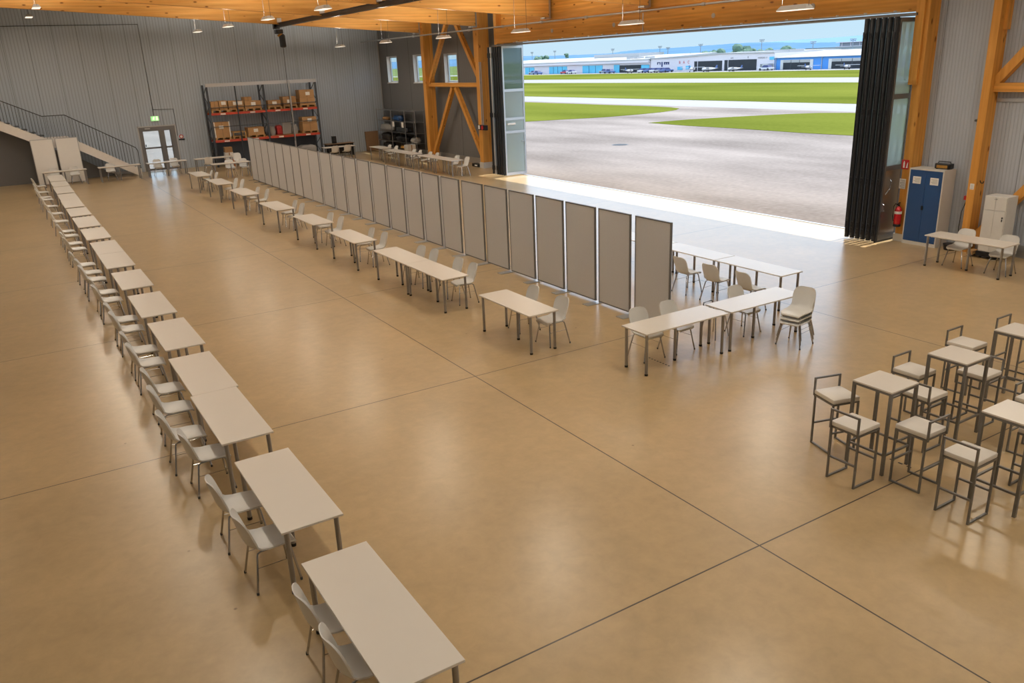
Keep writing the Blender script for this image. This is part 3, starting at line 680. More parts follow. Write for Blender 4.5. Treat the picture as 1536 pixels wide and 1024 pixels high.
# ---- table beside the tall rack behind the partition
table(16.60, 45.9-TL/2, 45.9+TL/2, 'white table behind the partition, before the brown desk at the back wall', False, PI/2)
for x, s in ((16.23, 'left'), (16.97, 'right')):
    c = chair(x, 45.38, '+Y', '%s white shell chair seen from behind at the table before the brown desk' % s, False); c['group'] = 'white shell chairs before the brown desk'
t = thing('office_desk', 'brown desk with a dark body against the grey back wall', 'desk', (17.35, 47.9, 0))
bx('desktop', 'brown', (-0.85, -0.36, 0.72), (0.85, 0.36, 0.75), t); bx('drawer_pedestal', 'black', (-0.78, -0.32, 0), (-0.30, 0.32, 0.72), t); bx('side_panel', 'black', (0.76, -0.32, 0), (0.80, 0.32, 0.72), t)
bx('modesty_panel', 'black', (-0.3, 0.28, 0.1), (0.76, 0.30, 0.72), t)
t = thing('loudspeaker', 'small black loudspeaker box standing on the brown desk', 'speaker', (17.1, 47.95, 0.75))
bx('cabinet', 'black', (-0.11, -0.12, 0), (0.11, 0.12, 0.42), t, bevel=0.01); MB().cyl((0, -0.126, 0.14), (0, -0.12, 0.14), 0.075, 16).build('woofer', 'rubber', t); MB().cyl((0, -0.126, 0.31), (0, -0.12, 0.31), 0.04, 16).build('tweeter', 'rubber', t)

# ---- tables along the back wall, left part
table(2.47, 46.3-0.99, 46.3+0.99, 'white table before the two tall white display panels', False, PI/2)
table(4.97, 46.25-0.98, 46.25+0.98, 'white table before the foot of the white staircase', False, PI/2)
table(7.25, 46.2-0.98, 46.2+0.98, 'white table before the glazed exit door', False, PI/2)
table(9.62, 46.1-0.98, 46.1+0.98, 'white table before the left part of the pallet rack, rear of two', False, PI/2)
table(9.66, 42.55-0.93, 42.55+0.93, 'white table before the left part of the pallet rack, front of two', False, PI/2)
for x, y, f, lab in ((2.05, 47.12, '-Y', 'white shell chair before the left tall white display panel'), (2.95, 47.12, '-Y', 'white shell chair before the right tall white display panel'),
                     (4.60, 47.05, '-Y', 'white shell chair at the table by the staircase foot'), (6.87, 46.9, '-Y', 'white shell chair before the door leaf of the exit door'),
                     (7.70, 46.85, '-Y', 'white shell chair before the narrow side light of the exit door'), (9.26, 45.55, '+Y', 'white shell chair seen from behind, leftmost at the rear rack table'),
                     (10.95, 46.6, '-Y', 'white shell chair at the right end of the rear rack table'), (9.72, 43.25, '-Y', 'white shell chair behind the middle of the front rack table'),
                     (10.40, 43.2, '-Y', 'white shell chair behind the right end of the front rack table, at the partition')):
    c = chair(x, y, f, lab, False); c['group'] = 'white shell chairs along the back wall'

# ---- free-standing partition of framed panels
PB = [40.64, 39.60, 38.50, 37.38, 36.24, 35.09, 33.97, 32.89, 31.75, 30.45, 29.15, 27.87, 26.65, 25.45, 24.11, 22.81, 21.60, 20.40, 19.20, 17.97, 16.79, 15.605, 14.425, 13.26, 12.11]
NP = len(PB); PX = 10.20
for i, y1 in enumerate(PB):
    y0 = PB[i+1] if i+1 < NP else 11.02
    gap_hi = 0.012 if i <= 8 else (0.085 if i < 19 else 0.06); gap_lo = 0.012 if i < 8 else (0.085 if i < 18 else 0.06)
    if i == NP-1: gap_hi, gap_lo = 0.075, 0.0
    if i == NP-2: gap_lo = 0.075
    a, b = y0+gap_lo, y1-gap_hi; ym = (a+b)/2; w = (b-a)/2
    k = NP-1-i
    lab = 'beige partition panel at the near end, behind the crosswise table' if k == 0 else ('beige partition panel at the far end, before the pallet rack' if i == 0 else 'beige framed partition panel, %s from the near end' % ORD[k])
    t = thing('partition_panel', lab, 'partition', (PX, ym, 0), 0, 'beige panels of the long partition')
    bx('board', 'panel', (-0.016, -w+0.024, 0.062), (0.016, w-0.024, 2.016), t)
    fr = MB(); e = 0.026
    fr.box2((-0.02, -w, 0.035), (0.02, -w+e, 2.04)); fr.box2((-0.02, w-e, 0.035), (0.02, w, 2.04)); fr.box2((-0.02, -w+e, 0.035), (0.02, w-e, 0.062)); fr.box2((-0.02, -w+e, 2.016), (0.02, w-e, 2.04))
    fr.build('frame', 'alu_dark', t)
    if 8 <= i < 18: MB().cyl((0, w+gap_hi if i > 8 else w+0.04, 0.0), (0, w+gap_hi if i > 8 else w+0.04, 2.04), 0.026, 12).build('post', 'silver', t, True)
    if i >= 8:
        f = MB(); f.box2((-0.34, w-0.04, 0.0), (0.34, w+2*gap_hi+0.04 if i > 8 else w+0.12, 0.012)); f.box2((-0.02, w-0.02, 0.012), (0.02, w, 0.04))
        f.build('foot_plate', 'alu', t)
    else:
        f = MB()
        for s in (-1, 1): f.box2((-0.25, s*(w-0.05)-0.03, 0.0), (0.25, s*(w-0.05)+0.03, 0.010)); f.box2((-0.015, s*(w-0.05)-0.015, 0.01), (0.015, s*(w-0.05)+0.015, 0.04))
        f.build('foot_plate', 'alu_dark', t)
    if i == NP-1:
        f = MB(); f.box2((-0.02, -w+0.02, 0.0), (0.34, -w+0.09, 0.012)); f.box2((-0.02, -w, 0.012), (0.02, -w+0.03, 0.04)); f.build('foot_plate', 'alu', t)

# ---- bar tables and bar stools
def make_bar_table():
    t = thing('bar_table', '-', 'table', group='square bar tables'); h = 0.265; H = 1.10; q = 0.0175
    bx('tabletop', 'table', (-h, -h, H-0.02), (h, h, H), t, bevel=0.003)
    fr = MB()
    for s in (-1, 1): fr.box2((-h, s*(h-q)-q, H-0.05), (h, s*(h-q)+q, H-0.02)); fr.box2((s*(h-q)-q, -h+2*q, H-0.05), (s*(h-q)+q, h-2*q, H-0.02))
    fr.build('top_frame', 'barframe', t)
    for sx in (-1, 1):
        for sy in (-1, 1): bx('leg', 'barframe', (sx*(h-q)-q, sy*(h-q)-q, 0), (sx*(h-q)+q, sy*(h-q)+q, H-0.05), t)
    for s in (-1, 1):
        bx('foot_rail', 'barframe', (-h+2*q, s*(h-q)-0.012, 0.255), (h-2*q, s*(h-q)+0.012, 0.28), t)
        bx('foot_rail', 'barframe', (s*(h-q)-0.012, -h+2*q, 0.255), (s*(h-q)+0.012, h-2*q, 0.28), t)
    return t
BT = make_bar_table(); UB = [False]
for x, y, lab in ((8.56, 5.42, 'square white bar table at the left front, with three stools around it'), (10.10, 5.42, 'square white bar table, middle one of the rear three'),
                  (11.68, 5.42, 'square white bar table farthest back, cut by the right edge'), (8.88, 4.02, 'square white bar table nearest the camera, cut by the right edge')):
    place(BT, UB, (x, y, 0), 0, lab)
def make_stool():
    t = thing('bar_stool', '-', 'stool', group='cream bar stools'); a, b, q = 0.195, 0.185, 0.011
    cs = MB(); cs.box((0, 0, 0.727), (2*a+0.01, 2*b+0.02, 0.062)); cs.build('seat_cushion', 'cushion', t, True, bevel=0.016)
    fr = MB()
    for s in (-1, 1): fr.box2((-a, s*b-q, 0.672), (a, s*b+q, 0.695)); fr.box2((s*(a-q)-q, -b+q, 0.672), (s*(a-q)+q, b-q, 0.695))
    fr.build('seat_frame', 'barframe', t)
    for s in (-1, 1):
        bx('leg', 'barframe', (a-2*q, s*b-q, 0.022), (a, s*b+q, 0.672), t)
        bx('leg', 'barframe', (-a, s*b-q, 0.022), (-a+2*q, s*b+q, 0.672), t)
        bx('floor_runner', 'barframe', (-a, s*b-q, 0.0), (a, s*b+q, 0.022), t)
    bx('foot_rail', 'barframe', (a-2*q, -b+q, 0.28), (a, b-q, 0.302), t)
    bx('foot_rail', 'barframe', (-a, -b+q, 0.28), (-a+2*q, b-q, 0.302), t)
    bk = MB()
    for s in (-1, 1): bk.box2((-a-2*q, s*b-q, 0.672), (-a, s*b+q, 0.90))
    bk.box2((-a-2*q, -b-q, 0.90), (-a, b+q, 0.922)); bk.build('back_rail', 'barframe', t)
    return t
ST = make_stool(); US = [False]
for x, y, rz, lab in ((8.50, 6.03, -PI/2-0.28, 'bar stool standing slightly turned behind the left front bar table'), (7.945, 5.35, 0, 'leftmost cream bar stool, at the left side of the left front bar table'),
                      (8.46, 4.85, PI/2, 'cream bar stool before the left front bar table, backrest towards the camera'), (8.27, 4.16, 0, 'cream bar stool nearest the camera, left of the front bar table'),
                      (9.43, 5.42, 0, 'cream bar stool between the left front and the middle bar table'), (10.64, 5.40, PI, 'cream bar stool tucked under the right side of the middle bar table'),
                      (9.46, 3.98, PI, 'cream bar stool at the right side of the front bar table, cut by the edge'), (10.03, 5.95, -PI/2, 'cream bar stool behind the middle bar table'),
                      (11.60, 6.13, -PI/2, 'cream bar stool left behind the rearmost bar table'), (12.70, 6.0, -PI/2, 'cream bar stool mostly hidden behind the rearmost bar table, rail showing'),
                      (10.30, 4.46, -PI/2, 'cream bar stool at the right edge, behind the front bar table')):
    place(ST, US, (x, y, 0), rz, lab)
# dashed black floor marks
def marks(x, y0, y1, n, label):
    t = MB(); st = (y1-y0)/n
    for k in range(n): t.box2((x-0.012, y0+k*st, 0.0), (x+0.012, y0+k*st+st*0.5, 0.0015))
    tag(t.build('floor_marking', 'rubber'), label, 'floor marking')
marks(8.77, 5.08, 5.78, 6, 'dashed black tape line on the floor under the left front bar table')
marks(8.82, 9.50, 10.06, 8, 'dashed black tape line on the floor under the left crosswise table')
#==WALLSTUFF==
# ================================================================== LAMPS
def lamp(x, y, z, label, group):
    t = thing('pendant_lamp', label, 'lamp', (x, y, z), 0, group)
    L, W, h = 0.46, 0.15, 0.11
    hb = MB(); a, b = 0.80, 0.55
    V = [(-W, -L, 0), (W, -L, 0), (W, L, 0), (-W, L, 0), (-W*b, -L*a, h), (W*b, -L*a, h), (W*b, L*a, h), (-W*b, L*a, h)]
    hb.add(V, [(4, 5, 6, 7), (0, 1, 5, 4), (1, 2, 6, 5), (2, 3, 7, 6), (3, 0, 4, 7), (0, 3, 2, 1)]); hb.build('housing', 'lamp', t, bevel=0.006)
    bx('diffuser', 'lampglow', (-W+0.012, -L+0.012, -0.012), (W-0.012, L-0.012, 0.0), t)
    top = zr(x)-z
    for s in (-1, 1): MB().cyl((0, s*0.40, h*0.5), (0, s*0.40, top), 0.006, 6).build('cord', 'rail', t)
G1 = 'pendant lamps over the doorway side'; G2 = 'pendant lamps over the middle of the hall'; G3 = 'pendant lamps at the upper left'
for k, y in enumerate((14.2, 20.3, 26.5, 32.6, 38.7, 44.9)):
    lamp(16.93, y, (5.86, 5.88, 5.96, 6.02, 6.07, 6.10)[k], 'pendant lamp along the doorway side, %s' % ['nearest, before the right part of the lintel', 'second, before the middle of the lintel', 'third, before the left end of the lintel', 'fourth, before the upper brace', 'fifth, above the leftmost window', 'sixth and farthest, before the back wall'][k], G1)
for k, (y, z) in enumerate(((26.5, 6.75), (32.6, 6.82), (38.7, 6.89), (44.9, 6.98))):
    lamp(9.55, y, z, 'pendant lamp in the middle of the hall, %s' % ['nearest, at the crane rail', 'second, left of the crane rail end', 'third from the crane rail', 'farthest, above the exit door side'][k], G2)
for k, (y, z) in enumerate(((38.7, 7.67), (44.9, 7.72))):
    lamp(2.32, y, z, 'pendant lamp at the upper left, %s' % ['nearer one, half before the beam', 'farther one, left and lower'][k], G3)
t = thing('pendant_lamp', 'small round pendant lamp on a rod before the farthest beam', 'lamp', (6.09, 44.9, 7.82))
MB().tube([(0, 0, 0.0), (0, 0, 0.06), (0, 0, 0.12)], [0.22, 0.19, 0.05], 20).build('shade', 'lamp', t, True); MB().cyl((0, 0, -0.01), (0, 0, 0.0), 0.19, 20).build('diffuser', 'lampglow', t); MB().cyl((0, 0, 0.12), (0, 0, zr(6.09)-7.82), 0.014, 8).build('rod', 'galv', t)

# crane rail under the beams with a hoist
t = thing('crane_rail', 'long dark crane rail under the timber beams', 'rail', (12.75, 0, 6.99))
r = MB(); r.box2((-0.09, 20.5, 0), (0.09, 42.3, 0.03)); r.box2((-0.02, 20.5, 0.03), (0.02, 42.3, 0.17)); r.box2((-0.09, 20.5, 0.17), (0.09, 42.3, 0.20)); r.build('girder', 'black', t)
for y in GRID[1:]: bx('hanger', 'galv', (-0.11, y-0.14, 0.20), (0.11, y+0.14, zb(12.75)-6.99+0.28), t)
bx('end_stop', 'black', (-0.14, 42.15, -0.06), (0.14, 42.4, 0.22), t)
t = thing('chain_hoist', 'black chain hoist hanging from the far end of the crane rail', 'hoist', (12.78, 42.05, 6.98))
MB().box((0, 0, -0.18), (0.34, 0.36, 0.20)).build('trolley', 'black', t, bevel=0.02); MB().cyl((0.02, 0, -0.28), (0.06, 0, -0.34), 0.14, 14).build('gear', 'amber', t, True)
MB().tube([(0.12, 0, -0.30), (0.13, 0, -0.36), (0.14, 0, -0.88), (0.14, 0, -0.92)], [0.10, 0.15, 0.15, 0.08], 14).build('chain_bag', 'rubber', t, True)
MB().tube([(0.12, 0, -0.9), (0.10, 0, -2.5), (0.14, 0, -5.4)], 0.012, 6).build('pendant_cable', 'black', t)
t = thing('standing_pole', 'thin grey pole standing before the right bay of the pallet rack', 'pole')
MB().cyl((14.62, 47.55, 0), (14.66, 47.55, 4.45), 0.045, 10).build('tube', 'galv', t, True); bx('base_plate', 'galv', (14.5, 47.43, 0), (14.74, 47.67, 0.02), t)

# ================================================================== PALLET RACK
RY0, RY1 = 47.95, 48.95
t = thing('pallet_rack', 'tall dark steel pallet rack with red beams against the back wall', 'rack', (0, 0, 0))
UX = (10.20, 13.28, 16.32); TOP = 4.40
for x in UX:
    for y in (RY0, RY1): bx('upright', 'rack', (x-0.05, y-0.04, 0), (x+0.05, y+0.04, TOP), t)
    b = MB(); z = 0.2; k = 0
    while z < TOP-0.5:
        b.bar((x, RY0 if k % 2 == 0 else RY1, z), (x, RY1 if k % 2 == 0 else RY0, z+0.52), 0.03, 0.03); z += 0.52; k += 1
    b.build('bracing', 'rack', t)
for zl in (1.40, 2.86):
    for xa, xb in zip(UX[:-1], UX[1:]):
        for y in (RY0-0.01, RY1+0.01):
            B = bx('load_beam', 'rackred', (xa+0.05, y-0.025, zl-0.06), (xb-0.05, y+0.025, zl+0.06), t)
        for f in (0.22, 0.75): bx('capacity_plate', 'paper', (xa+(xb-xa)*f-0.14, RY0-0.042, zl-0.04), (xa+(xb-xa)*f+0.14, RY0-0.036, zl+0.03), t)
        d = MB()
        for q in range(9): y = RY0+0.08+q*(RY1-RY0-0.16)/8; d.box2((xa+0.05, y-0.03, zl+0.06), (xb-0.05, y+0.03, zl+0.08))
        d.build('shelf_deck', 'pallet', t)
    # slim safety bars
    for xa, xb in zip(UX[:-1], UX[1:]): MB().cyl((xa, RY0-0.05, zl+0.34 if zl > 2 else zl+0.78), (xb, RY0-0.05, zl+0.34 if zl > 2 else zl+0.78), 0.018, 8).build('safety_bar', 'rack', t)
for xa, xb in zip(UX[:-1], UX[1:]): bx('top_panel', 'alu', (xa-(0.05 if xa < 11 else 0), RY0-0.05, TOP-0.10), (xb+(0.06 if xb > 16 else 0), RY0+0.06, TOP+0.08), t)
MB().cyl((11.70, RY0-0.07, 0), (11.70, RY0-0.07, TOP-0.1), 0.035, 8).build('front_post', 'rack', t, True)
bx('rear_panel', 'rack', (10.25, RY1+0.05, 0.1), (16.27, RY1+0.07, 1.3), t)
# pallets and goods
def pallet(x0, x1, z, label):
    m = MB(); yy0, yy1 = RY0-0.03, RY0+0.85
    for q in range(5): y = yy0+0.06+q*(yy1-yy0-0.12)/4; m.box2((x0, y-0.06, z+0.10), (x1, y+0.06, z+0.122))
    for q in range(3):
        x = x0+0.05+q*(x1-x0-0.10)/2; m.box2((x-0.05, yy0, z+0.02), (x+0.05, yy1, z+0.10)); m.box2((x-0.05, yy0, z), (x+0.05, yy1, z+0.02))
    tag(m.build('pallet', 'pallet'), label, 'pallet', 'wooden pallets in the rack')
def carton(x0, x1, z0, z1, label, key='card', y0=None, depth=0.72, sheet=None, cat='box', group='cardboard boxes in the rack'):
    y0 = RY0 if y0 is None else y0; xm = (x0+x1)/2
    t = thing('cardboard_box', label, cat, (xm, y0+depth/2, z0), 0, group); w, h = (x1-x0)/2, z1-z0
    bx('carton', key, (-w, -depth/2, 0), (w, depth/2, h), t, bevel=0.006)
    m = MB(); m.box2((-0.03, -depth/2-0.004, 0.02), (0.03, -depth/2-0.001, h-0.01)); m.box2((-0.03, -depth/2, h), (0.03, depth/2, h+0.003)); m.build('tape_strip', 'tape', t)
    if sheet: bx('paper_label', 'paper', (sheet[0]-0.12, -depth/2-0.008, sheet[1]-0.09), (sheet[0]+0.13, -depth/2-0.0045, sheet[1]+0.09), t)
U, Lw = 2.94, 1.48
for a, b, lab in ((10.28, 11.20, 'wooden pallet at the left end of the upper rack shelf'), (11.22, 12.10, 'wooden pallet second from left on the upper rack shelf'), (12.14, 13.06, 'wooden pallet left of the middle upright on the upper rack shelf'),
                  (13.42, 14.22, 'wooden pallet right of the middle upright on the upper rack shelf'), (14.30, 15.12, 'wooden pallet second from right on the upper rack shelf'), (15.26, 16.22, 'wooden pallet at the right end of the upper rack shelf')): pallet(a, b, U, lab)
for a, b, lab in ((10.30, 11.14, 'wooden pallet at the left end of the lower rack shelf'), (11.24, 12.0, 'empty wooden pallet crate base on the lower rack shelf'), (12.08, 13.04, 'wooden pallet left of the middle upright on the lower rack shelf'), (15.26, 16.22, 'wooden pallet at the right end of the lower rack shelf')): pallet(a, b, Lw, lab)
z = U+0.122
carton(10.30, 10.70, z, 3.53, 'plain cardboard box at the left end of the upper rack shelf')
carton(10.74, 11.18, z, 3.55, 'cardboard box with a silvery label, second on the upper rack shelf', sheet=(0.02, 0.36))
carton(11.24, 11.66, z, 3.52, 'cardboard box left of the slim front post on the upper shelf', sheet=(0.17, 0.32))
carton(11.72, 12.08, z, 3.50, 'cardboard box right of the slim front post on the upper shelf', sheet=(-0.03, 0.32))
carton(12.14, 13.04, z, 3.46, 'wide cardboard box with white label left of the middle upright', sheet=(0.02, 0.24))
carton(12.16, 12.55, 3.465, 3.68, 'small cardboard box on top of the wide labelled box')
carton(13.44, 14.18, z, 3.42, 'low grey-labelled cardboard box right of the middle upright', 'card2', sheet=(0.0, 0.2))
carton(14.32, 15.08, z, 3.58, 'dark cardboard box behind the thin pole on the upper shelf', 'card2', sheet=(-0.03, 0.26))
carton(15.30, 16.20, z, 3.44, 'lower large cardboard box at the right end of the upper shelf')
carton(15.32, 16.18, 3.445, 3.90, 'upper large labelled cardboard box at the right end of the upper shelf', sheet=(0.05, 0.24))
z = Lw+0.122
carton(10.34, 11.10, z, 2.42, 'tall cardboard box with white corner guards on the lower shelf', sheet=(-0.05, 0.55))
for x, sd in ((10.31, 'left'), (11.12, 'right')):
    tag(bx('corner_guard', 'paper', (x-0.025, RY0-0.03, z), (x+0.025, RY0+0.04, 2.44)), 'white %s corner guard of the tall box on the lower shelf' % sd, 'packaging', 'corner guards')
carton(12.12, 13.02, z, 2.02, 'cardboard box with a large white sheet on the lower rack shelf', sheet=(-0.02, 0.25))
carton(15.30, 16.18, z, 2.00, 'lower cardboard box at the right end of the lower shelf')
carton(15.32, 16.16, 2.005, 2.38, 'upper cardboard box with two labels on the lower shelf', sheet=(0.0, 0.2))
m = MB()
for x in (11.28, 11.96):
    for y in (RY0, RY0+0.6): m.box2((x-0.03, y-0.03, z), (x+0.03, y+0.03, z+0.24))
m.box2((11.25, RY0-0.03, z+0.20), (11.99, RY0+0.0, z+0.26)); m.box2((11.25, RY0+0.6, z+0.20), (11.99, RY0+0.63, z+0.26))
tag(m.build('open_crate', 'pallet'), 'open wooden crate frame on the lower rack shelf', 'crate')
def bundle(name, m, c, s, label, cat, seed=1):
    """soft sack or bundle: lumpy rounded mass"""
    rnd = random.Random(seed); bm = bmesh.new(); bmesh.ops.create_icosphere(bm, subdivisions=3, radius=1)
    for v in bm.verts:
        n = v.co.normalized(); k = 1+0.10*math.sin(5*n.x+seed)+0.09*math.cos(6*n.y+2*seed)+0.06*math.sin(9*n.z+seed)
        p = Vector((abs(n.x)**0.6*math.copysign(1, n.x), abs(n.y)**0.6*math.copysign(1, n.y), abs(n.z)**0.6*math.copysign(1, n.z)))*k
        v.co = Vector((p.x*s[0]/2, p.y*s[1]/2, max(p.z, -0.8)*s[2]/2+0.8*s[2]/2))
    me = bpy.data.meshes.new(name); bm.to_mesh(me); bm.free(); me.materials.append(M[m]); me.polygons.foreach_set('use_smooth', [True]*len(me.polygons))
    o = bpy.data.objects.new(name, me); C.objects.link(o); o.location = c; return tag(o, label, cat)
bundle('plastic_sack', 'cloth', (13.56, RY0+0.42, Lw), (0.36, 0.5, 0.56), 'grey plastic sack right of the middle upright on the lower shelf', 'sack', 2)
bundle('plastic_sack', 'redcloth', (13.99, RY0+0.42, Lw), (0.33, 0.5, 0.60), 'red plastic sack on the lower rack shelf', 'sack', 5)
t = tag(MB().box((14.36, RY0+0.06, 1.85), (0.50, 0.05, 0.66), (0.12, 0, 0.0)).build('cover_board', 'cloth'), 'grey board leaning before the red sack on the lower shelf', 'board')
bundle('folded_cloth', 'cloth', (14.86, RY0+0.36, Lw), (0.40, 0.5, 0.58), 'grey folded cloth behind the thin pole on the lower shelf', 'cloth', 8)
carton(10.62, 11.02, 0.80, 1.08, 'cardboard box topmost of the stack before the left rack bay', 'card2', RY0-0.35, 0.4, group='boxes stacked before the rack')
carton(10.60, 11.04, 0.42, 0.795, 'pale box in the middle of the stack before the left rack bay', 'cabgrey', RY0-0.35, 0.4, group='boxes stacked before the rack')
carton(10.60, 11.06, 0.0, 0.415, 'orange brown box lowest of the stack before the left rack bay', 'orange', RY0-0.35, 0.4, group='boxes stacked before the rack')
bundle('plastic_sack', 'cloth', (15.5, RY0+0.3, 0.0), (0.95, 0.7, 0.9), 'pale wrapped load on the floor under the right rack bay', 'sack', 11)

# ================================================================== WIRE SHELVES by the side wall
WX0, WX1 = 20.22, 20.78; WY = (43.05, 44.45, 46.4, 48.55)
t = thing('wire_shelf', 'chrome wire shelving with dark goods in the back corner', 'shelf')
for y in WY:
    for x in (WX0, WX1): MB().cyl((x, y, 0), (x, y, 2.55), 0.026, 8).build('post', 'steel', t, True)
for z in (0.30, 0.72, 1.28, 1.90, 2.52):
    m = MB(); m.box2((WX0, WY[0], z-0.03), (WX0+0.02, WY[-1], z)); m.box2((WX1-0.02, WY[0], z-0.03), (WX1, WY[-1], z)); m.box2((WX0+0.02, WY[0], z-0.012), (WX1-0.02, WY[-1], z-0.004)); m.build('shelf_board', 'steel', t)
k = 0
for z, y, s, mt, nm, lab, cat in ((1.90, 45.9, (0.4, 1.0, 0.34), 'bluedoor', 'plastic_sack', 'blue sack on the upper wire shelf', 'sack'), (1.90, 47.7, (0.4, 0.7, 0.2), 'card2', 'wrapped_parcel', 'brown parcel on the upper wire shelf', 'parcel'),
                                  (1.28, 47.5, (0.45, 1.7, 0.42), 'cloth', 'folded_tarpaulin', 'grey folded tarpaulin at the left of the middle wire shelf', 'tarpaulin'), (1.28, 45.2, (0.45, 1.5, 0.34), 'rack', 'folded_tarpaulin', 'dark folded tarpaulin in the middle of the wire shelves', 'tarpaulin'),
                                  (0.72, 47.6, (0.45, 1.4, 0.46), 'rubber', 'tool_bag', 'black bag at the left of the low wire shelf', 'bag'), (0.72, 45.5, (0.45, 1.4, 0.40), 'black', 'tool_bag', 'black bag in the middle of the low wire shelf', 'bag'),
                                  (0.72, 43.7, (0.45, 0.8, 0.34), 'cloth', 'folded_cloth', 'grey cloth at the right of the low wire shelf', 'cloth'), (0.30, 45.0, (0.45, 1.5, 0.24), 'amber', 'wrapped_parcel', 'amber wrapped parcel on the lowest wire shelf', 'parcel'),
                                  (0.30, 47.5, (0.45, 1.3, 0.30), 'rubber', 'tool_bag', 'black bag on the lowest wire shelf', 'bag')):
    bundle(nm, mt, ((WX0+WX1)/2, y, z), s, lab, cat, 20+k); k += 1
for y, z in ((46.1, 1.72), (44.8, 1.72)): tag(bx('price_card', 'paper', (WX0-0.006, y-0.14, z-0.15), (WX0-0.001, y+0.14, z+0.15)), 'white card hanging on the wire shelves, %s' % ('left one' if y > 46 else 'right one'), 'card')
carton(19.62, 20.12, 0.0, 0.72, 'pale speckled carton on the floor before the wire shelves', 'cabgrey', 43.0, 0.5, group='cartons by the wire shelves')
t = tag(MB().box((20.0, 49.05, 0.60), (0.9, 0.07, 1.18), (-0.10, 0, 0)).build('wood_board', 'brown'), 'wooden board leaning in the back corner beside the wire shelves', 'board')

# ================================================================== STAIRCASE along the back wall
SY0, SY1 = 47.65, 48.85
t = thing('staircase', 'white steel staircase with dark railing along the back wall', 'stairs')
def stringer(y):
    m = MB(); d = 0.025
    for (xa, za), (xb, zb_) in (((-2.4, 4.62), (2.05, 2.24)), ((2.05, 2.24), (3.05, 2.24)), ((3.05, 2.24), (6.02, 0.40))):
        h = 0.47
        V = [(xa, y-d, max(za-h, 0)), (xb, y-d, max(zb_-h, 0)), (xb, y-d, zb_), (xa, y-d, za), (xa, y+d, max(za-h, 0)), (xb, y+d, max(zb_-h, 0)), (xb, y+d, zb_), (xa, y+d, za)]
        m.add(V, [(0, 1, 2, 3), (4, 7, 6, 5), (0, 4, 5, 1), (1, 5, 6, 2), (2, 6, 7, 3), (3, 7, 4, 0)])
    m.box2((6.02, y-d, 0), (6.16, y+d, 0.38))
    return m.build('stringer', 'stair', t)
stringer(SY0); stringer(SY1)
for k in range(11):
    f = (k+0.5)/11; x = 6.0-f*2.95; zz = 0.17+f*2.0; bx('tread', 'rack', (x-0.15, SY0+0.025, zz-0.03), (x+0.15, SY1-0.025, zz), t)
for k in range(13):
    f = (k+0.5)/13; x = 2.0-f*4.4; zz = 2.30+f*2.25; bx('tread', 'rack', (x-0.18, SY0+0.025, zz-0.03), (x+0.18, SY1-0.025, zz), t)
bx('landing', 'rack', (2.05, SY0+0.025, 2.12), (3.05, SY1-0.025, 2.16), t)
bx('under_panel', 'rack', (-4.2, SY1-0.02, 0.02), (6.0, SY1+0.0, 0.02), t) if False else None
RP = [(-2.4, 5.62), (2.08, 3.32), (3.08, 3.32), (6.08, 1.46), (6.16, 1.30), (6.16, 0.38)]
rl = MB().tube([(x, SY0, zz) for x, zz in RP], 0.022, 8).build('handrail', 'rail', t, True)
def rz_at(x):
    for (xa, za), (xb, zb_) in zip(RP[:3], RP[1:4]):
        if xa <= x <= xb: return za+(zb_-za)*(x-xa)/(xb-xa)
def sz_at(x):
    for (xa, za), (xb, zb_) in (((-2.4, 4.62), (2.05, 2.24)), ((2.05, 2.24), (3.05, 2.24)), ((3.05, 2.24), (6.02, 0.40))):
        if xa <= x <= xb: return za+(zb_-za)*(x-xa)/(xb-xa)
x = -0.4
while x < 6.0:
    MB().cyl((x, SY0, sz_at(x)), (x, SY0, rz_at(x)), 0.011, 6).build('baluster', 'rail', rl); x += 0.14
# dark grey panel cut to the outline under the stairs
MX2 = Matrix(((1, 0, 0, 0), (0, 0, 1, 0), (0, 1, 0, 0), (0, 0, 0, 1)))
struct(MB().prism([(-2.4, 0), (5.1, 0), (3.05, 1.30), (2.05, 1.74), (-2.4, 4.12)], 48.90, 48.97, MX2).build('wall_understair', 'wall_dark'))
# two tall white display panels
for x0, x1, lab in ((1.30, 2.31, 'left of the two tall white display panels before the stairs'), (2.40, 3.42, 'right of the two tall white display panels before the stairs')):
    t = thing('display_panel', lab, 'panel', ((x0+x1)/2, 47.35, 0), 0, 'tall white display panels'); w = (x1-x0)/2
    bx('board', 'whiteboard', (-w+0.03, -0.018, 0.06), (w-0.03, 0.018, 2.21), t)
    fr = MB(); fr.box2((-w, -0.022, 0.03), (-w+0.03, 0.022, 2.24)); fr.box2((w-0.03, -0.022, 0.03), (w, 0.022, 2.24)); fr.box2((-w+0.03, -0.022, 2.21), (w-0.03, 0.022, 2.24)); fr.box2((-w+0.03, -0.022, 0.03), (w-0.03, 0.022, 0.06)); fr.build('frame', 'alu', t)
    f = MB()
    for s in (-1, 1): f.box2((s*(w-0.06)-0.03, -0.25, 0), (s*(w-0.06)+0.03, 0.25, 0.03))
    f.build('foot_plate', 'alu', t)

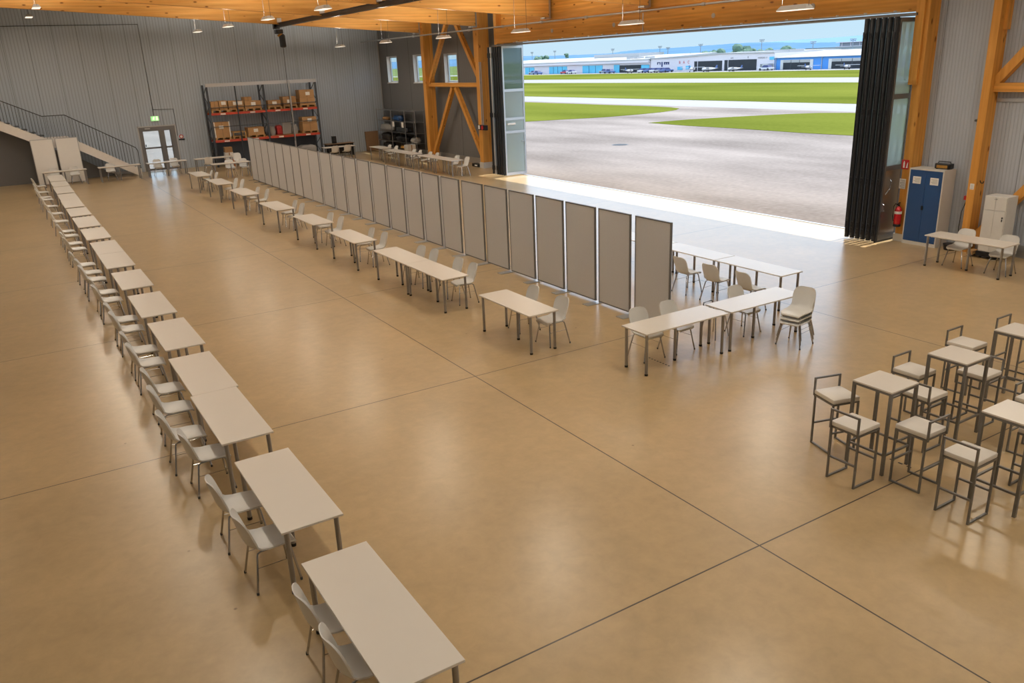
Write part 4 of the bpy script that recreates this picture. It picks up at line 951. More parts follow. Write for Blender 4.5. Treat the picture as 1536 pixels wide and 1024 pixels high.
# ================================================================== BACK WALL FITTINGS
t = thing('exit_sign', 'lit green running man exit sign above the glazed door', 'sign', (7.52, YB1-0.04, 2.79))
bx('housing', 'white', (-0.21, -0.02, -0.13), (0.21, 0.04, 0.13), t); bx('green_face', 'exitsign', (-0.20, -0.028, -0.12), (0.20, -0.02, 0.12), t)
m = MB(); m.box2((0.06, -0.034, -0.10), (0.15, -0.028, 0.10)); m.build('door_symbol', 'exitwhite', t)
m = MB(); m.cyl((-0.05, -0.034, 0.07), (-0.05, -0.028, 0.07), 0.022, 12); m.bar((-0.05, -0.031, 0.05), (-0.07, -0.031, -0.02), 0.006, 0.04, (1, 0, 0)); m.bar((-0.07, -0.031, -0.02), (-0.02, -0.031, -0.09), 0.006, 0.025, (1, 0, 0)); m.bar((-0.07, -0.031, -0.02), (-0.13, -0.031, -0.08), 0.006, 0.025, (1, 0, 0)); m.bar((-0.05, -0.031, 0.04), (0.0, -0.031, 0.01), 0.006, 0.02, (1, 0, 0)); m.bar((-0.05, -0.031, 0.04), (-0.11, -0.031, 0.01), 0.006, 0.02, (1, 0, 0)); m.build('running_figure', 'exitwhite', t)
t = thing('fire_call_point', 'red round alarm sign over a small black bracket by the exit door', 'sign', (8.74, YB1, 1.68))
MB().cyl((0, -0.01, 0.06), (0, 0.0, 0.06), 0.11, 18).build('red_disc', 'signred', t, True); MB().cyl((0, -0.014, 0.06), (0, -0.01, 0.06), 0.07, 18).build('white_disc', 'paper', t, True); bx('bracket', 'black', (-0.16, -0.03, -0.14), (0.16, 0.03, -0.06), t)
t = thing('cable_conduit', 'thin dark conduit running down the back wall to the exit sign', 'conduit')
m = MB(); y = YB1-0.02
m.tube([(-2.0, y, 7.58), (7.50, y, 7.60), (7.50, y, 2.95)], 0.016, 6); m.tube([(7.50, y, 3.26), (8.56, y, 3.24), (8.56, y, 1.80)], 0.014, 6); m.build('tube', 'rail', t)
t = thing('corner_pipe', 'thin pipe running down the back corner of the hall', 'pipe'); MB().cyl((XW-0.06, YB1-0.06, 0.0), (XW-0.06, YB1-0.06, 6.4), 0.025, 8).build('tube', 'galv', t, True)

# ================================================================== THINGS AT THE RIGHT
t = thing('steel_cabinet', 'grey steel cabinet with two blue doors behind the lone table', 'cabinet', (20.075, 12.12, 0))
W, D, H = 0.465, 0.255, 1.96
cb = MB(); cb.box2((-D+0.025, -W, 0), (D, W, H)); body = cb.build('body', 'cabgrey', t, bevel=0.004)
rim = MB(); rim.box2((-D, -W, 0), (-D+0.025, -W+0.03, H)); rim.box2((-D, W-0.03, 0), (-D+0.025, W, H)); rim.box2((-D, -W+0.03, H-0.035), (-D+0.025, W-0.03, H)); rim.box2((-D, -W+0.03, 0), (-D+0.025, W-0.03, 0.09)); rim.build('front_rim', 'cabgrey', t)
for s in (-1, 1):
    d = bx('door', 'bluedoor', (-D-0.005, min(s*0.003, s*(W-0.033)), 0.095), (-D+0.02, max(s*0.003, s*(W-0.033)), H-0.04), t)
    yc = s*0.235; bx('paper_notice', 'paper', (-D-0.008, yc-0.11, 1.58), (-D-0.005, yc+0.11, 1.76), d)
    ln = MB()
    for q in range(4): ln.box2((-D-0.0095, yc-0.085, 1.615+q*0.032), (-D-0.008, yc+(0.085 if q % 2 else 0.05), 1.623+q*0.032))
    ln.build('printed_lines', 'ink', d)
hd = MB(); hd.box((-D-0.02, 0.0, 0.98), (0.03, 0.05, 0.11)); hd.build('lock_handle', 'black', t, bevel=0.01)
t = thing('radio', 'small black and amber radio case on top of the blue cabinet', 'radio', (20.12, 11.86, 1.96))
MB().box((0, 0, 0.075), (0.20, 0.40, 0.13)).build('case', 'black', t, bevel=0.02); bx('amber_front', 'amber', (-0.106, -0.14, 0.03), (-0.10, 0.14, 0.10), t)
MB().tube([(0, -0.17, 0.13), (0, -0.15, 0.18), (0, 0.15, 0.18), (0, 0.17, 0.13)], 0.012, 8).build('carry_handle', 'black', t, True)
for s in (-1, 1): bx('rubber_foot', 'rubber', (-0.08, s*0.15-0.02, 0), (0.08, s*0.15+0.02, 0.012), t)
# white locker on a dark base
t = thing('white_locker', 'tall white locker on a dark wheeled base at the right edge', 'locker', (19.88, 10.22, 0))
W, D = 0.265, 0.23
bx('dolly', 'black', (-D-0.02, -W-0.02, 0.05), (D+0.02, W+0.02, 0.16), t)
for sx in (-1, 1):
    for sy in (-1, 1): MB().cyl((sx*0.18, sy*0.2-0.02, 0.03), (sx*0.18, sy*0.2+0.02, 0.03), 0.03, 12).build('castor', 'rubber', t)
bx('body', 'white', (-D+0.02, -W, 0.16), (D, W, 1.50), t, bevel=0.004)
for y0, y1 in ((0.003, W-0.015), (-W+0.015, -0.003)):
    d = bx('drawer_front', 'white', (-D, y0, 1.18), (-D+0.018, y1, 1.48), t); bx('door', 'white', (-D, y0, 0.18), (-D+0.018, y1, 1.17), t)
MB().box((-D-0.01, 0.0, 1.44), (0.02, 0.06, 0.02)).build('latch', 'galv', t); k = MB(); k.cyl((-D-0.02, -W+0.06, 1.02), (-D, -W+0.06, 1.02), 0.018, 10); k.box((-D-0.015, -W+0.06, 0.96), (0.01, 0.02, 0.06)); k.build('lock', 'black', t)
t = thing('wooden_dolly', 'small wooden block on castors beside the white locker', 'dolly', (19.72, 10.62, 0)); bx('block', 'pallet', (-0.14, -0.07, 0.06), (0.14, 0.07, 0.15), t)
for sx in (-1, 1): MB().cyl((sx*0.09, -0.02, 0.03), (sx*0.09, 0.02, 0.03), 0.03, 10).build('castor', 'rubber', t)
t = thing('waste_bin', 'flat black bin on the floor by the blue cabinet', 'bin', (19.95, 11.33, 0))
MB().tube([(0, 0, 0), (0, 0, 0.14), (0, 0, 0.15)], [0.14, 0.17, 0.175], 18).build('tub', 'rubber', t, True)
# fire extinguisher on the door post
t = thing('fire_extinguisher', 'red fire extinguisher hanging on the timber door post', 'extinguisher', (19.80, 12.76, 0.42))
MB().tube([(0, 0, 0.0), (0, 0, 0.05), (0, 0, 0.42), (0, 0, 0.49), (0, 0, 0.53)], [0.085, 0.09, 0.09, 0.065, 0.03], 18).build('cylinder', 'red', t, True)
MB().tube([(0, 0, -0.005), (0, 0, 0.06)], [0.092, 0.094], 18).build('base_ring', 'rubber', t, True)
v = MB(); v.cyl((0, 0, 0.53), (0, 0, 0.58), 0.025, 10); v.box((-0.02, 0, 0.60), (0.12, 0.03, 0.02), (0, -0.3, 0)); v.box((-0.02, 0, 0.57), (0.10, 0.025, 0.015)); v.build('valve_lever', 'black', t)
MB().tube([(0, 0.02, 0.56), (0, 0.10, 0.58), (0, 0.145, 0.50), (0, 0.14, 0.25), (0, 0.115, 0.12)], 0.014, 8).build('hose', 'rubber', t, True)
lb = MB(); lb.cyl((0, 0, 0.33), (0, 0, 0.40), 0.0915, 18); lb.build('white_band', 'paper', t, True); bx('wall_bracket', 'black', (0.06, -0.03, 0.25), (0.12, 0.03, 0.45), t)
# signs on the posts
t = thing('extinguisher_sign', 'red fire extinguisher sign on the timber door post', 'sign', (19.905, 12.78, 2.02))
bx('plate', 'signred', (-0.008, -0.10, -0.12), (0.0, 0.10, 0.12), t); m = MB(); m.box2((-0.011, 0.01, -0.085), (-0.008, 0.055, 0.05)); m.box2((-0.011, 0.02, 0.05), (-0.008, 0.045, 0.085)); m.build('extinguisher_symbol', 'paper', t)
m = MB(); m.add([(-0.010, -0.025, -0.085), (-0.010, -0.075, -0.085), (-0.010, -0.075, 0.07), (-0.010, -0.05, 0.03)], [(0, 1, 2, 3)]); m.build('flame_symbol', 'paper', t)
t = thing('printed_notice', 'white printed sheet on the timber door post under the red sign', 'notice', (19.905, 12.80, 1.52)); bx('sheet', 'paper', (-0.004, -0.09, -0.13), (0, 0.09, 0.13), t)
m = MB()
for q in range(8): m.box2((-0.0055, -0.07, -0.11+q*0.028), (-0.004, 0.07 if q % 3 else 0.03, -0.10+q*0.028))
m.build('printed_lines', 'ink', t)
t = thing('printed_notice', 'small white note on the timber column beside the white locker', 'notice', (19.979, 11.01, 1.62)); bx('sheet', 'paper', (-0.004, -0.05, -0.07), (0, 0.05, 0.07), t)
m = MB()
for q in range(4): m.box2((-0.0055, -0.035, -0.05+q*0.028), (-0.004, 0.035, -0.042+q*0.028))
m.build('printed_lines', 'ink', t)
t = thing('coat_hook', 'black hook on the side of the timber column above the white locker', 'hook', (20.14, 10.925, 1.70)); MB().tube([(0, 0, 0.06), (0, -0.03, 0.0), (0, -0.08, 0.0), (0, -0.09, 0.05)], 0.012, 8).build('hook', 'black', t, True)
t = thing('power_socket', 'red socket with a hanging cable left of the timber column', 'socket', (20.30, 11.25, 1.28)); bx('red_housing', 'signred', (-0.06, -0.07, -0.05), (0.05, 0.07, 0.05), t); bx('white_box', 'white', (-0.05, -0.09, 0.05), (0.05, 0.02, 0.17), t)
MB().tube([(0, 0.02, -0.05), (-0.02, 0.10, -0.35), (-0.02, 0.12, -0.75), (-0.03, 0.06, -1.26)], 0.010, 6).build('cable', 'black', t, True)
t = thing('wall_clamp', 'small black clamp on the side of the timber column, high up', 'clamp', (20.12, 11.135, 3.14)); bx('clip', 'black', (-0.04, 0, -0.08), (0.04, 0.04, 0.08), t); MB().cyl((0, 0.04, 0.03), (0, 0.11, 0.03), 0.03, 8).build('knob', 'black', t)
# switch box and conduit by the silver door leaf
t = thing('switch_box', 'black switch box with a red button on the column by the silver door leaf', 'switch', (20.20, 35.35, 1.98)); bx('box', 'black', (-0.09, -0.45, -0.12), (0.03, 0.30, 0.12), t); MB().cyl((-0.11, -0.12, 0), (-0.09, -0.12, 0), 0.10, 14).build('red_button', 'signred', t); bx('white_label', 'paper', (-0.095, 0.12, -0.08), (-0.09, 0.28, 0.10), t)
t = thing('cable_conduit', 'two grey conduits running down the column by the silver door leaf', 'conduit')
for dy in (0.0, -0.14): MB().cyl((20.22, 35.42+dy, 2.1), (20.22, 35.42+dy, 5.0), 0.022, 8).build('tube', 'galv', t, True)
t = thing('floor_box', 'low dark box on the floor at the foot of the column by the doorway', 'box', (20.35, 36.35, 0)); bx('case', 'black', (-0.12, -0.35, 0), (0.12, 0.35, 0.16), t, bevel=0.02); bx('label', 'paper', (-0.124, -0.2, 0.05), (-0.12, 0.05, 0.11), t)
#==OUT==
# ================================================================== AIRFIELD OUTSIDE
def sheet(name, poly, z, m, parent=None, th=0.02):
    return MB().prism(poly, z-th, z).build(name, m, parent)
gm = MB(); gm.box2((XE, -400, -0.30), (60, 400, -0.03)); struct(gm.build('apron', 'apron'))
struct(bx('apron', 'apron', (-60, 49.5, -0.30), (20.35, 400, -0.03)))
struct(bx('taxiway', 'runway', (60, -600, -0.30), (190, 900, -0.03)))
struct(bx('far_field', 'field', (190, -3000, -0.30), (6000, 8000, -0.04)))
g1 = [(58.5, 300), (58.5, 66.0), (58.2, 63.5), (57.4, 61.4), (55.6, 59.9), (53.0, 58.9), (50.0, 58.6), (46.0, 58.8), (42.3, 60.2), (39.4, 61.2), (30.0, 64.5), (30.0, 300)]
g2 = [(58.7, -200), (58.7, 43.0), (57.6, 45.2), (55.6, 46.7), (51.5, 48.5), (47.5, 49.9), (43.8, 50.3), (43.4, 45.6), (43.5, 41.0), (43.2, 35.0), (43.4, 31.0), (43.6, -200)]
g3 = [(68.5, -300), (68.5, 95), (69.0, 600), (110, 600), (112, -300)]
g4 = [(132, -400), (128.5, 800), (174, 800), (174, 140), (170, -400)]
for poly, lab in ((g1, 'mown grass island left of the taxiway link'), (g2, 'mown grass island right of the taxiway link'), (g3, 'wide mown grass strip between the two taxiways'), (g4, 'far grass strip before the hangars')):
    tag(sheet('grass_area', poly, -0.01, 'grass'), lab, 'grass', kind='stuff')
t = thing('manhole_cover', 'dark round manhole cover in the concrete apron', 'manhole cover', (31.75, 39.0, -0.03)); MB().cyl((0, 0, 0), (0, 0, 0.008), 0.42, 24).build('cover', 'rubber', t); MB().cyl((0, 0, 0.0), (0, 0, 0.004), 0.5, 24).build('ring', 'rail', t)

BXF = 185.0
def blk(name, m, y0, y1, z0, z1, parent, x0=None, dep=0.3): 
    x0 = BXF-dep if x0 is None else x0
    return bx(name, m, (x0, min(y0, y1), z0), (x0+dep, max(y0, y1), z1), parent)
# long grey hangar, left part with a fascia
t = thing('hangar_building', 'long pale grey hangar with cyan glazing at the left of the airfield', 'building')
bx('wall', 'bgrey', (BXF, 212.1, -0.03), (BXF+30, 330, 3.4), t); bx('fascia', 'bgrey', (BXF-0.8, 212.1, 3.0), (BXF+0.0, 330, 3.75), t)
rr = MB(); rr.add([(BXF-0.9, 212.1, 3.75), (BXF+30, 212.1, 4.9), (BXF+30, 330, 4.9), (BXF-0.9, 330, 3.75), (BXF-0.9, 212.1, 4.1), (BXF+30, 212.1, 5.3), (BXF+30, 330, 5.3), (BXF-0.9, 330, 4.1)],
   [(0, 3, 2, 1), (4, 5, 6, 7), (0, 1, 5, 4), (1, 2, 6, 5), (2, 3, 7, 6), (3, 0, 4, 7)]); rr.build('roof', 'bwhite', t)
bx('roof_block', 'bwhite', (BXF+20, 241, 4.9), (BXF+32, 268, 6.2), t)
for k, y in enumerate((226, 222, 216.5)): bx('roof_vent', 'bwhite', (BXF+3, y, 4.2), (BXF+6, y+1.6, 4.9), t)
for y0, y1, n in ((280.4, 287, 2), (258.3, 270, 4), (237, 248.6, 3), (227.6, 230.6, 1)):
    w = blk('window', 'bcyan', y0, y1, 0.0, 2.55, t, dep=0.15)
    for q in range(1, n): bx('mullion', 'bsign', (BXF-0.2, y0+(y1-y0)*q/n-0.08, 0.0), (BXF-0.14, y0+(y1-y0)*q/n+0.08, 2.55), w)
blk('hangar_opening', 'bdark', 212.3, 227.5, 0.0, 2.35, t, dep=0.12); blk('window', 'bcyan', 212.3, 216.2, 0.95, 2.25, t, dep=0.2)
# grey hangar, right part
t = thing('hangar_building', 'pale grey hangar with two dark openings and red letters', 'building')
poly = [(211.7, -0.1), (211.7, 4.0), (193, 4.25), (180.5, 4.7), (160.9, 4.4), (160.9, -0.1)]
MX = Matrix(((0, 0, 1, 0), (1, 0, 0, 0), (0, 1, 0, 0), (0, 0, 0, 1)))
MB().prism(poly, BXF, BXF+28, MX).build('wall', 'bgrey', t)
rp = [(211.9, 4.0), (211.9, 4.3), (193, 4.55), (180.5, 5.0), (160.95, 4.75), (160.95, 4.4), (180.5, 4.7), (193, 4.25)]
MB().prism(rp, BXF-0.3, BXF+28, MX).build('roof', 'bwhite', t)
for y0, y1, zz in ((186, 190, 5.0), (172, 179, 5.1), (161, 170, 5.2)): bx('roof_light', 'bwhite', (BXF+6, y0, 4.4), (BXF+12, y1, zz), t)
for y0, y1, z1 in ((180.3, 191.7, 2.85), (167.2, 179.3, 2.95)):
    w = blk('hangar_opening', 'bdark', y0, y1, 0.05, z1, t, dep=0.12)
    bx('door_edge', 'bgrey', (BXF-0.2, y1-1.6, 0.05), (BXF-0.13, y1-1.4, z1), w)
for y0, y1, z0, z1 in ((196.9, 199.1, 0.5, 1.43), (193.3, 195.4, 0.6, 1.65), (160.9, 162.6, 2.66, 3.45)): blk('window', 'bcyan', y0, y1, z0, z1, t, dep=0.12)
blk('side_door', 'carsilver', 164.0, 165.8, 0.1, 1.6, t, dep=0.12); blk('garage', 'bwhite', 161.2, 163.3, 0.0, 1.7, t, dep=2.0)
for ch, y in (('B', 198.2), ('A', 196.3), ('C', 194.3)): lettering('wall_letter', ch, 1.15, 'signred', t, (BXF-0.05, y, 2.66), (0, -1, 0), (0, 0, 1))
m = MB()
for y0, y1, z0, z1 in ((208.6, 208.2, 2.2, 2.95), (208.6, 207.2, 2.7, 2.95), (207.4, 207.0, 2.2, 2.95), (206.6, 206.0, 1.5, 3.0), (205.4, 203.2, 2.75, 2.95), (205.4, 204.8, 2.2, 2.9), (204.5, 203.9, 2.2, 2.9), (203.6, 203.0, 2.2, 2.95)):
    m.box2((BXF-0.06, min(y0, y1), z0), (BXF-0.02, max(y0, y1), z1))
m.build('navy_sign', 'bsign', t)
lettering('small_lettering', 'HANGAR 17', 0.62, 'ink', t, (BXF-0.05, 165.1, 3.25), (0, -1, 0), (0, 0, 1)); lettering('small_lettering', 'GATE', 0.45, 'ink', t, (BXF-0.05, 176.5, 3.45), (0, -1, 0), (0, 0, 1)); lettering('small_lettering', '8', 0.7, 'ink', t, (BXF-0.05, 170.4, 3.5), (0, -1, 0), (0, 0, 1))
# blue hangar
t = thing('hangar_building', 'blue hangar with a white roof and two dark door openings', 'building')
bx('wall', 'bblue', (BXF, 100, -0.1), (BXF+26, 160.7, 3.1), t)
rr = MB(); rr.add([(BXF-0.5, 100, 3.1), (BXF-0.5, 160.75, 3.1), (BXF+13, 155, 4.55), (BXF+13, 100, 4.55), (BXF+26, 160.75, 3.1), (BXF+26, 100, 3.1)], [(0, 1, 2, 3), (3, 2, 4, 5), (1, 4, 2), (0, 3, 5), (0, 5, 4, 1)]); rr.build('roof', 'bwhite', t)
bx('gutter', 'bwhite', (BXF-0.6, 100, 3.02), (BXF-0.45, 160.75, 3.16), t)
for y in (160.3, 145.3): MB().cyl((BXF-0.1, y, 0), (BXF-0.1, y, 3.0), 0.10, 8).build('downpipe', 'bwhite', t)
for a, b in ((148.0, 158.7), (131.5, 143.2)):
    f = blk('door_surround', 'cabgrey', a, b, 0.0, 2.5, t, dep=0.12)
    bx('dark_opening', 'bdark', (BXF-0.18, a+1.0, 0.05), (BXF-0.12, b-1.0, 1.78), f); bx('light_band', 'bwhite', (BXF-0.18, a+1.0, 1.85), (BXF-0.12, b-1.0, 2.40), f)
    for q in (0.3, 0.62): bx('door_post', 'rack', (BXF-0.2, b-1-(b-a-2)*q-0.07, 0.05), (BXF-0.14, b-1-(b-a-2)*q+0.07, 2.42), f)
# terminal block behind
t = thing('terminal_building', 'glazed terminal block behind the blue hangar roof', 'building')
bx('upper_floor', 'bgrey', (232, 120, 0), (252, 177.5, 5.45), t); bx('glazed_storey', 'mast', (233, 120, 5.45), (251, 176.8, 6.55), t); bx('roof_slab', 'bgrey', (232, 120, 6.55), (252, 177.6, 6.7), t)
for k in range(12): bx('mullion', 'bgrey', (232.9, 176-k*3.2, 5.45), (233.0, 175.8-k*3.2, 6.55), t)
bx('lower_wing', 'mast', (228, 150, 0), (232, 186, 5.3), t)
# light masts
for k, (px, py, X) in enumerate(((798, 78, 217.5), (832, 76, 217.5), (919, 73, 218), (990, 69, 220), (1002, 71, 222), (1051, 66, 217.6), (1143, 59, 215), (1220, 62, 215), (1280, 58, 215))):
    p = onx(px, py, X); t = thing('light_mast', 'slim floodlight mast behind the hangars, %s from the left' % ORD[k], 'mast', (p.x, p.y, 0), 0, 'floodlight masts')
    MB().cyl((0, 0, 0), (0, 0, p.z-0.2), 0.12, 8).build('pole', 'mast', t, True)
    h = MB(); h.box((0, 0, p.z-0.1), (0.3, 2.0, 0.22)); h.box((0, 0.6, p.z-0.5), (0.2, 0.5, 0.3)); h.box((0, -0.6, p.z-0.5), (0.2, 0.5, 0.3)); h.build('lamp_head', 'mast', t)
# trees behind the buildings
def tree(px, py, X, r, label, seed):
    p = onx(px, py, X); rnd = random.Random(seed); t = thing('tree', label, 'tree', (p.x, p.y, 0), 0, 'trees behind the hangars')
    bm = bmesh.new(); top = p.z; cz = max(top-r*0.9, r*0.5)
    for k in range(16):
        a = rnd.random()*2*PI; q = r*0.62*math.sqrt(rnd.random()); c = Vector((math.cos(a)*q, math.sin(a)*q*1.25, cz+rnd.uniform(-0.5, 0.45)*r)); s = r*rnd.uniform(0.28, 0.46)
        g = bmesh.ops.create_icosphere(bm, subdivisions=2, radius=s)
        for v in g['verts']: v.co = c + v.co*(1+rnd.uniform(-0.16, 0.16))
    zmax = max(v.co.z for v in bm.verts); 
    for v in bm.verts: v.co.z += top-zmax
    me = bpy.data.meshes.new('crown'); bm.to_mesh(me); bm.free(); me.materials.append(M['leaf']); o = bpy.data.objects.new('crown', me); C.objects.link(o); o.parent = t
    MB().cyl((0, 0, 0), (0, 0, top-r), r*0.08, 8).build('trunk', 'trunk', t)
for k, (px, py, X, r, lab) in enumerate(((808, 84, 225, 3.0, 'slender tree behind the left hangar, leftmost'), (816, 82.5, 233, 2.4, 'slender tree behind the left hangar, second from left'), (849, 79.5, 222, 1.3, 'tiny round treetop above the white roof block'),
        (974, 79.5, 222, 3.0, 'round tree above the join of the two grey hangars'), (1038, 79, 222, 3.2, 'low bush above the right grey hangar'), (1060, 76, 232, 3.4, 'green tree left of the tall tree'), (1078, 72.5, 222, 4.0, 'broad green tree right of the fourth mast'),
        (1111, 65.5, 222, 4.6, 'tallest tree above the grey hangar roof'), (1126, 72, 234, 3.0, 'small tree right of the tallest tree'), (1148, 71.5, 222, 3.2, 'tree behind the mast by the blue hangar'), (1184, 68, 226, 3.4, 'round tree above the left end of the blue hangar roof'),
        (900, 83.5, 228, 2.6, 'low tree line above the grey hangar, left part'), (915, 83.5, 228, 2.6, 'low tree line above the grey hangar, right part'))): tree(px, py, X, r, lab, 40+k)
# hills
def ridge(name, dist, azel, m, base=-2.0):
    mb = MB(); V = []; 
    for az, el in azel:
        a = math.radians(az); d = Vector((math.sin(a), math.cos(a), 0)); z = CAM_H+dist*math.tan(math.radians(el))
        for q, zz in ((0.80, base), (0.90, base+(z-base)*0.62), (1.0, z), (1.15, base+(z-base)*0.7), (1.3, base)): V.append(d*dist*q+Vector((0, 0, zz)))
    Fc = []
    for i in range(len(azel)-1):
        for j in range(4): a = i*5+j; Fc.append((a, a+1, a+6, a+5))
    return struct(mb.add(V, Fc).build(name, m, smooth=True))
hz = [(20, 0.30), (29, 0.32), (32.9, 0.33), (34.5, 0.28), (36.5, 0.26), (38.5, 0.27), (39.2, 0.36), (40.4, 0.42), (41.8, 0.43), (43, 0.46), (44.6, 0.50), (46.4, 0.55), (47.7, 0.56), (48.9, 0.52), (50.4, 0.42), (52, 0.36), (54, 0.34), (60, 0.4), (72, 0.3)]
fine = []
rnd = random.Random(3)
for (a, e), (b, f) in zip(hz[:-1], hz[1:]):
    n = max(2, int((b-a)*6))
    for q in range(n): u = q/n; fine.append((a+(b-a)*u, e+(f-e)*u+rnd.uniform(-0.008, 0.008)))
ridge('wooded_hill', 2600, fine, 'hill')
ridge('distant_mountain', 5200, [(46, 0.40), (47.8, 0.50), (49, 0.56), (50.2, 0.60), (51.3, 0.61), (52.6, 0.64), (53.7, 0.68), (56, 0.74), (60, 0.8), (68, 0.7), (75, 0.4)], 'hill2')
# parked cars and light aircraft
def car(px, X, m, label, heading=PI/2):
    p = onx(px, 105, X); t = thing('car', label, 'car', (p.x, p.y, -0.03), heading, 'cars parked before the hangars')
    b = MB(); b.box((0, 0, 0.55), (4.4, 1.8, 0.55)); b.build('body', m, t, True, bevel=0.15)
    c = MB(); c.add([(-1.5, -0.8, 0.8), (1.0, -0.8, 0.8), (1.0, 0.8, 0.8), (-1.5, 0.8, 0.8), (-1.0, -0.65, 1.4), (0.35, -0.65, 1.4), (0.35, 0.65, 1.4), (-1.0, 0.65, 1.4)], [(0, 3, 2, 1), (4, 5, 6, 7), (0, 1, 5, 4), (1, 2, 6, 5), (2, 3, 7, 6), (3, 0, 4, 7)]); c.build('cabin', 'bsign', t)
    for sx in (-1, 1):
        for sy in (-1, 1): MB().cyl((sx*1.35, sy*0.78, 0.33), (sx*1.35, sy*0.92, 0.33), 0.33, 12).build('wheel', 'rubber', t)
for px, X, m, lab in ((800, 181.5, 'carsilver', 'dark parked car at the far left of the airfield'), (806, 178.5, 'carblue', 'second dark parked car at the far left'), (848, 181, 'red', 'red car parked before the left cyan windows'), (857, 180.5, 'carwhite', 'white car beside the red car'),
                       (907, 181.5, 'carsilver', 'low grey car between two glazed sections, left'), (914, 178.5, 'carblue', 'low dark car between two glazed sections, right'), (1149, 181.5, 'carwhite', 'white car before the grey hangar, beside the blue hangar')):
    car(px, X, m, lab)
for px, X, m, lab in ((966, 179.6, 'carwhite', 'white car leftmost in the dense car row before the grey hangar'), (975, 179.8, 'carblue', 'blue car second in the dense car row'), (984, 179.5, 'carwhite', 'white car third in the dense car row'), (992.5, 179.7, 'carsilver', 'silver car fourth in the dense car row'), (1000, 179.6, 'carblue', 'blue car at the right end of the dense car row')):
    car(px, X, m, lab, 0.0)
def plane(px, X, heading, label, s=1.0):
    p = onx(px, 105, X); t = thing('light_aircraft', label, 'aircraft', (p.x, p.y, -0.03), heading, 'light aircraft on the far apron')
    MB().tube([(3.3*s, 0, 1.15*s), (3.0*s, 0, 1.2*s), (1.0*s, 0, 1.35*s), (-1.0*s, 0, 1.3*s), (-4.0*s, 0, 1.45*s)], [0.2*s, 0.5*s, 0.62*s, 0.5*s, 0.12*s], 12).build('fuselage', 'carwhite', t, True)
    bx('wing', 'carwhite', (-0.1*s, -5.2*s, 1.85*s), (1.4*s, 5.2*s, 2.0*s), t); bx('tailplane', 'carwhite', (-4.1*s, -1.6*s, 1.45*s), (-3.2*s, 1.6*s, 1.53*s), t)
    f = MB(); f.add([(-4.1*s, -0.05, 1.45*s), (-3.0*s, -0.05, 1.45*s), (-3.7*s, -0.05, 2.9*s), (-4.3*s, -0.05, 2.9*s), (-4.1*s, 0.05, 1.45*s), (-3.0*s, 0.05, 1.45*s), (-3.7*s, 0.05, 2.9*s), (-4.3*s, 0.05, 2.9*s)], [(0, 3, 2, 1), (4, 5, 6, 7), (0, 1, 5, 4), (1, 2, 6, 5), (2, 3, 7, 6), (3, 0, 4, 7)]); f.build('fin', 'carblue', t)
    bx('propeller', 'rubber', (3.32*s, -0.06*s, 0.3*s), (3.38*s, 0.06*s, 2.1*s), t)
    for x, y in ((2.4*s, 0), (0.4*s, -1.1*s), (0.4*s, 1.1*s)): g = MB(); g.cyl((x, y-0.08, 0.28*s), (x, y+0.08, 0.28*s), 0.28*s, 12); g.cyl((x, y, 0.28*s), (x, y*0.4, 1.0*s), 0.05, 6); g.build('wheel', 'rubber', t)
plane(944, 177.0, 0.35, 'white light aircraft left of the parked cars', 0.62); plane(1038, 178.6, 0.5, 'white light aircraft before the left dark hangar opening', 0.68); plane(1063, 178.6, 2.7, 'white light aircraft with its tail towards the dark opening', 0.62)
plane(1101, 179, 2.6, 'small light aircraft before the right dark hangar opening', 0.55); plane(1212, 179.5, 0.3, 'light aircraft before the left opening of the blue hangar', 0.55); plane(1270, 179.5, 0.3, 'light aircraft before the right opening of the blue hangar', 0.55)
#==LIGHT==
# ================================================================== LIGHT
SUN_EL = 66.6
sun = bpy.data.lights.new('sun', 'SUN'); sun.energy = 6.6; sun.angle = math.radians(0.53); sun.color = (1.0, 0.965, 0.92)
so = bpy.data.objects.new('sun', sun); C.objects.link(so); so.rotation_euler = (0, math.radians(90-SUN_EL), math.radians(0))
w = bpy.data.worlds.new('sky'); S.world = w; w.use_nodes = True; nt = w.node_tree
bg = nt.nodes['Background']; tcw = nt.nodes.new('ShaderNodeTexCoord'); sxw = nt.nodes.new('ShaderNodeSeparateXYZ'); nt.links.new(tcw.outputs['Generated'], sxw.inputs[0])
rw = nt.nodes.new('ShaderNodeValToRGB'); el = rw.color_ramp.elements      # clear summer sky: pale blue horizon, unseen band above brightened to light floor and hall, deeper blue zenith
el[0].position = 0.0; el[0].color = (0.300, 0.405, 0.480, 1); el[1].position = 1.0; el[1].color = (0.40, 0.60, 1.0, 1)
for p_, c_ in ((0.045, (0.275, 0.400, 0.490, 1)), (0.13, (0.98, 1.25, 1.58, 1)), (0.45, (0.62, 0.80, 1.0, 1))):
    e_ = el.new(p_); e_.color = c_
nt.links.new(sxw.outputs['Z'], rw.inputs['Fac']); nt.links.new(rw.outputs['Color'], bg.inputs['Color']); bg.inputs['Strength'].default_value = 2.0
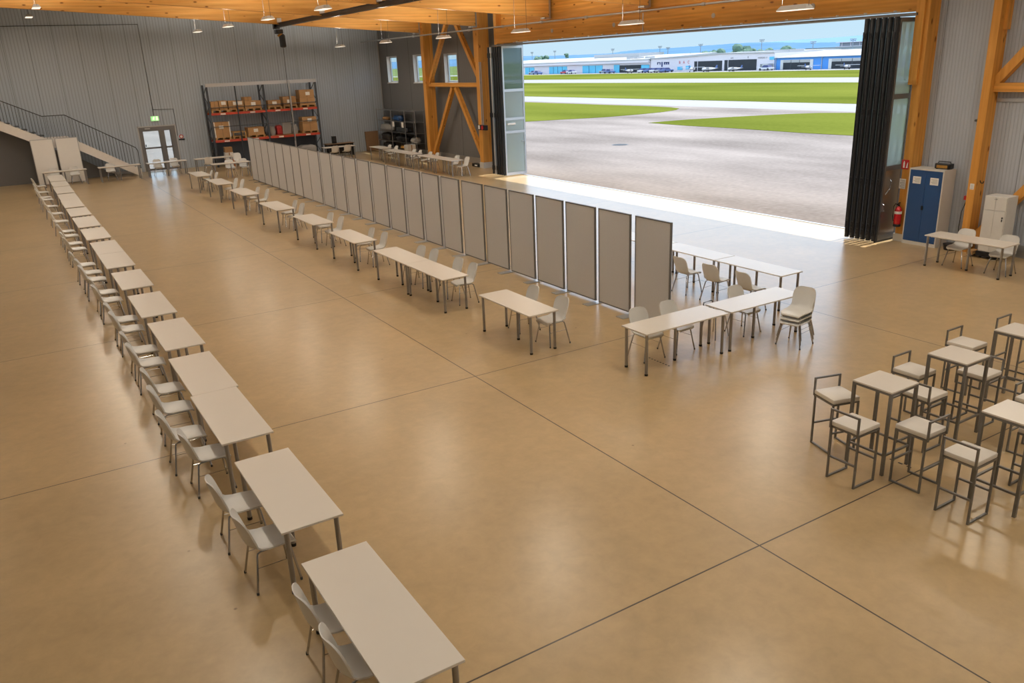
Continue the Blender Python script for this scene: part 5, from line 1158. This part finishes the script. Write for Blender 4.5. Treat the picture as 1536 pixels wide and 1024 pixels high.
LAMP_W, ADDED_UP, LAMP_C = 60.0, 185.0, (1.0, 0.875, 0.70)
def lamp_light(x, y, z, k=1.0):
    l = bpy.data.lights.new('lamp_light', 'AREA'); l.shape = 'RECTANGLE'; l.size = 0.26; l.size_y = 0.86; l.energy = LAMP_W*k; l.color = LAMP_C
    o = bpy.data.objects.new('lamp_light', l); C.objects.link(o); o.location = (x, y, z-0.03)
    u = bpy.data.lights.new('added_uplight', 'AREA'); u.shape = 'RECTANGLE'; u.size = 0.16; u.size_y = 0.40; u.energy = ADDED_UP*k; u.color = LAMP_C  # uplight added above every lamp to brighten the roof beams
    o = bpy.data.objects.new('added_uplight', u); C.objects.link(o); o.location = (x, y, z+0.13); o.rotation_euler = (PI, 0, 0)
    return o
for y, z in zip((14.2, 20.3, 26.5, 32.6, 38.7, 44.9), (5.86, 5.88, 5.96, 6.02, 6.07, 6.10)): lamp_light(16.93, y, z)
for y in (-4.2, 1.9, 8.05): lamp_light(16.93, y, 5.86)
for y, z in zip((26.5, 32.6, 38.7, 44.9), (6.75, 6.82, 6.89, 6.98)): lamp_light(9.55, y, z)
for y in (-4.2, 1.9, 8.05, 14.2, 20.3): lamp_light(9.55, y, 6.7)
for y in (38.7, 44.9): lamp_light(2.32, y, 7.67, 1.4)
for y in (-4.2, 1.9, 8.05, 14.2, 20.3, 26.5, 32.6): lamp_light(2.32, y, 7.3, 0.9 if y < 22 else 1.25)
for y in (-4.2, 1.9, 8.05, 14.2, 20.3, 26.5, 32.6, 38.7, 44.9): lamp_light(-5.0, y, 7.9, 0.1 if y < 24 else 0.8)
# ------------------------------------------------------------------ render look
vs = S.view_settings; vs.view_transform = 'Standard'; vs.look = 'None'; vs.gamma = 1.0; vs.exposure = 0.0; vs.use_curve_mapping = False
cy = S.cycles; cy.max_bounces = 8; cy.diffuse_bounces = 4; cy.glossy_bounces = 4; cy.transmission_bounces = 6; cy.transparent_max_bounces = 24
cy.caustics_reflective = False; cy.caustics_refractive = False; cy.sample_clamp_indirect = 6.0; cy.use_denoising = True
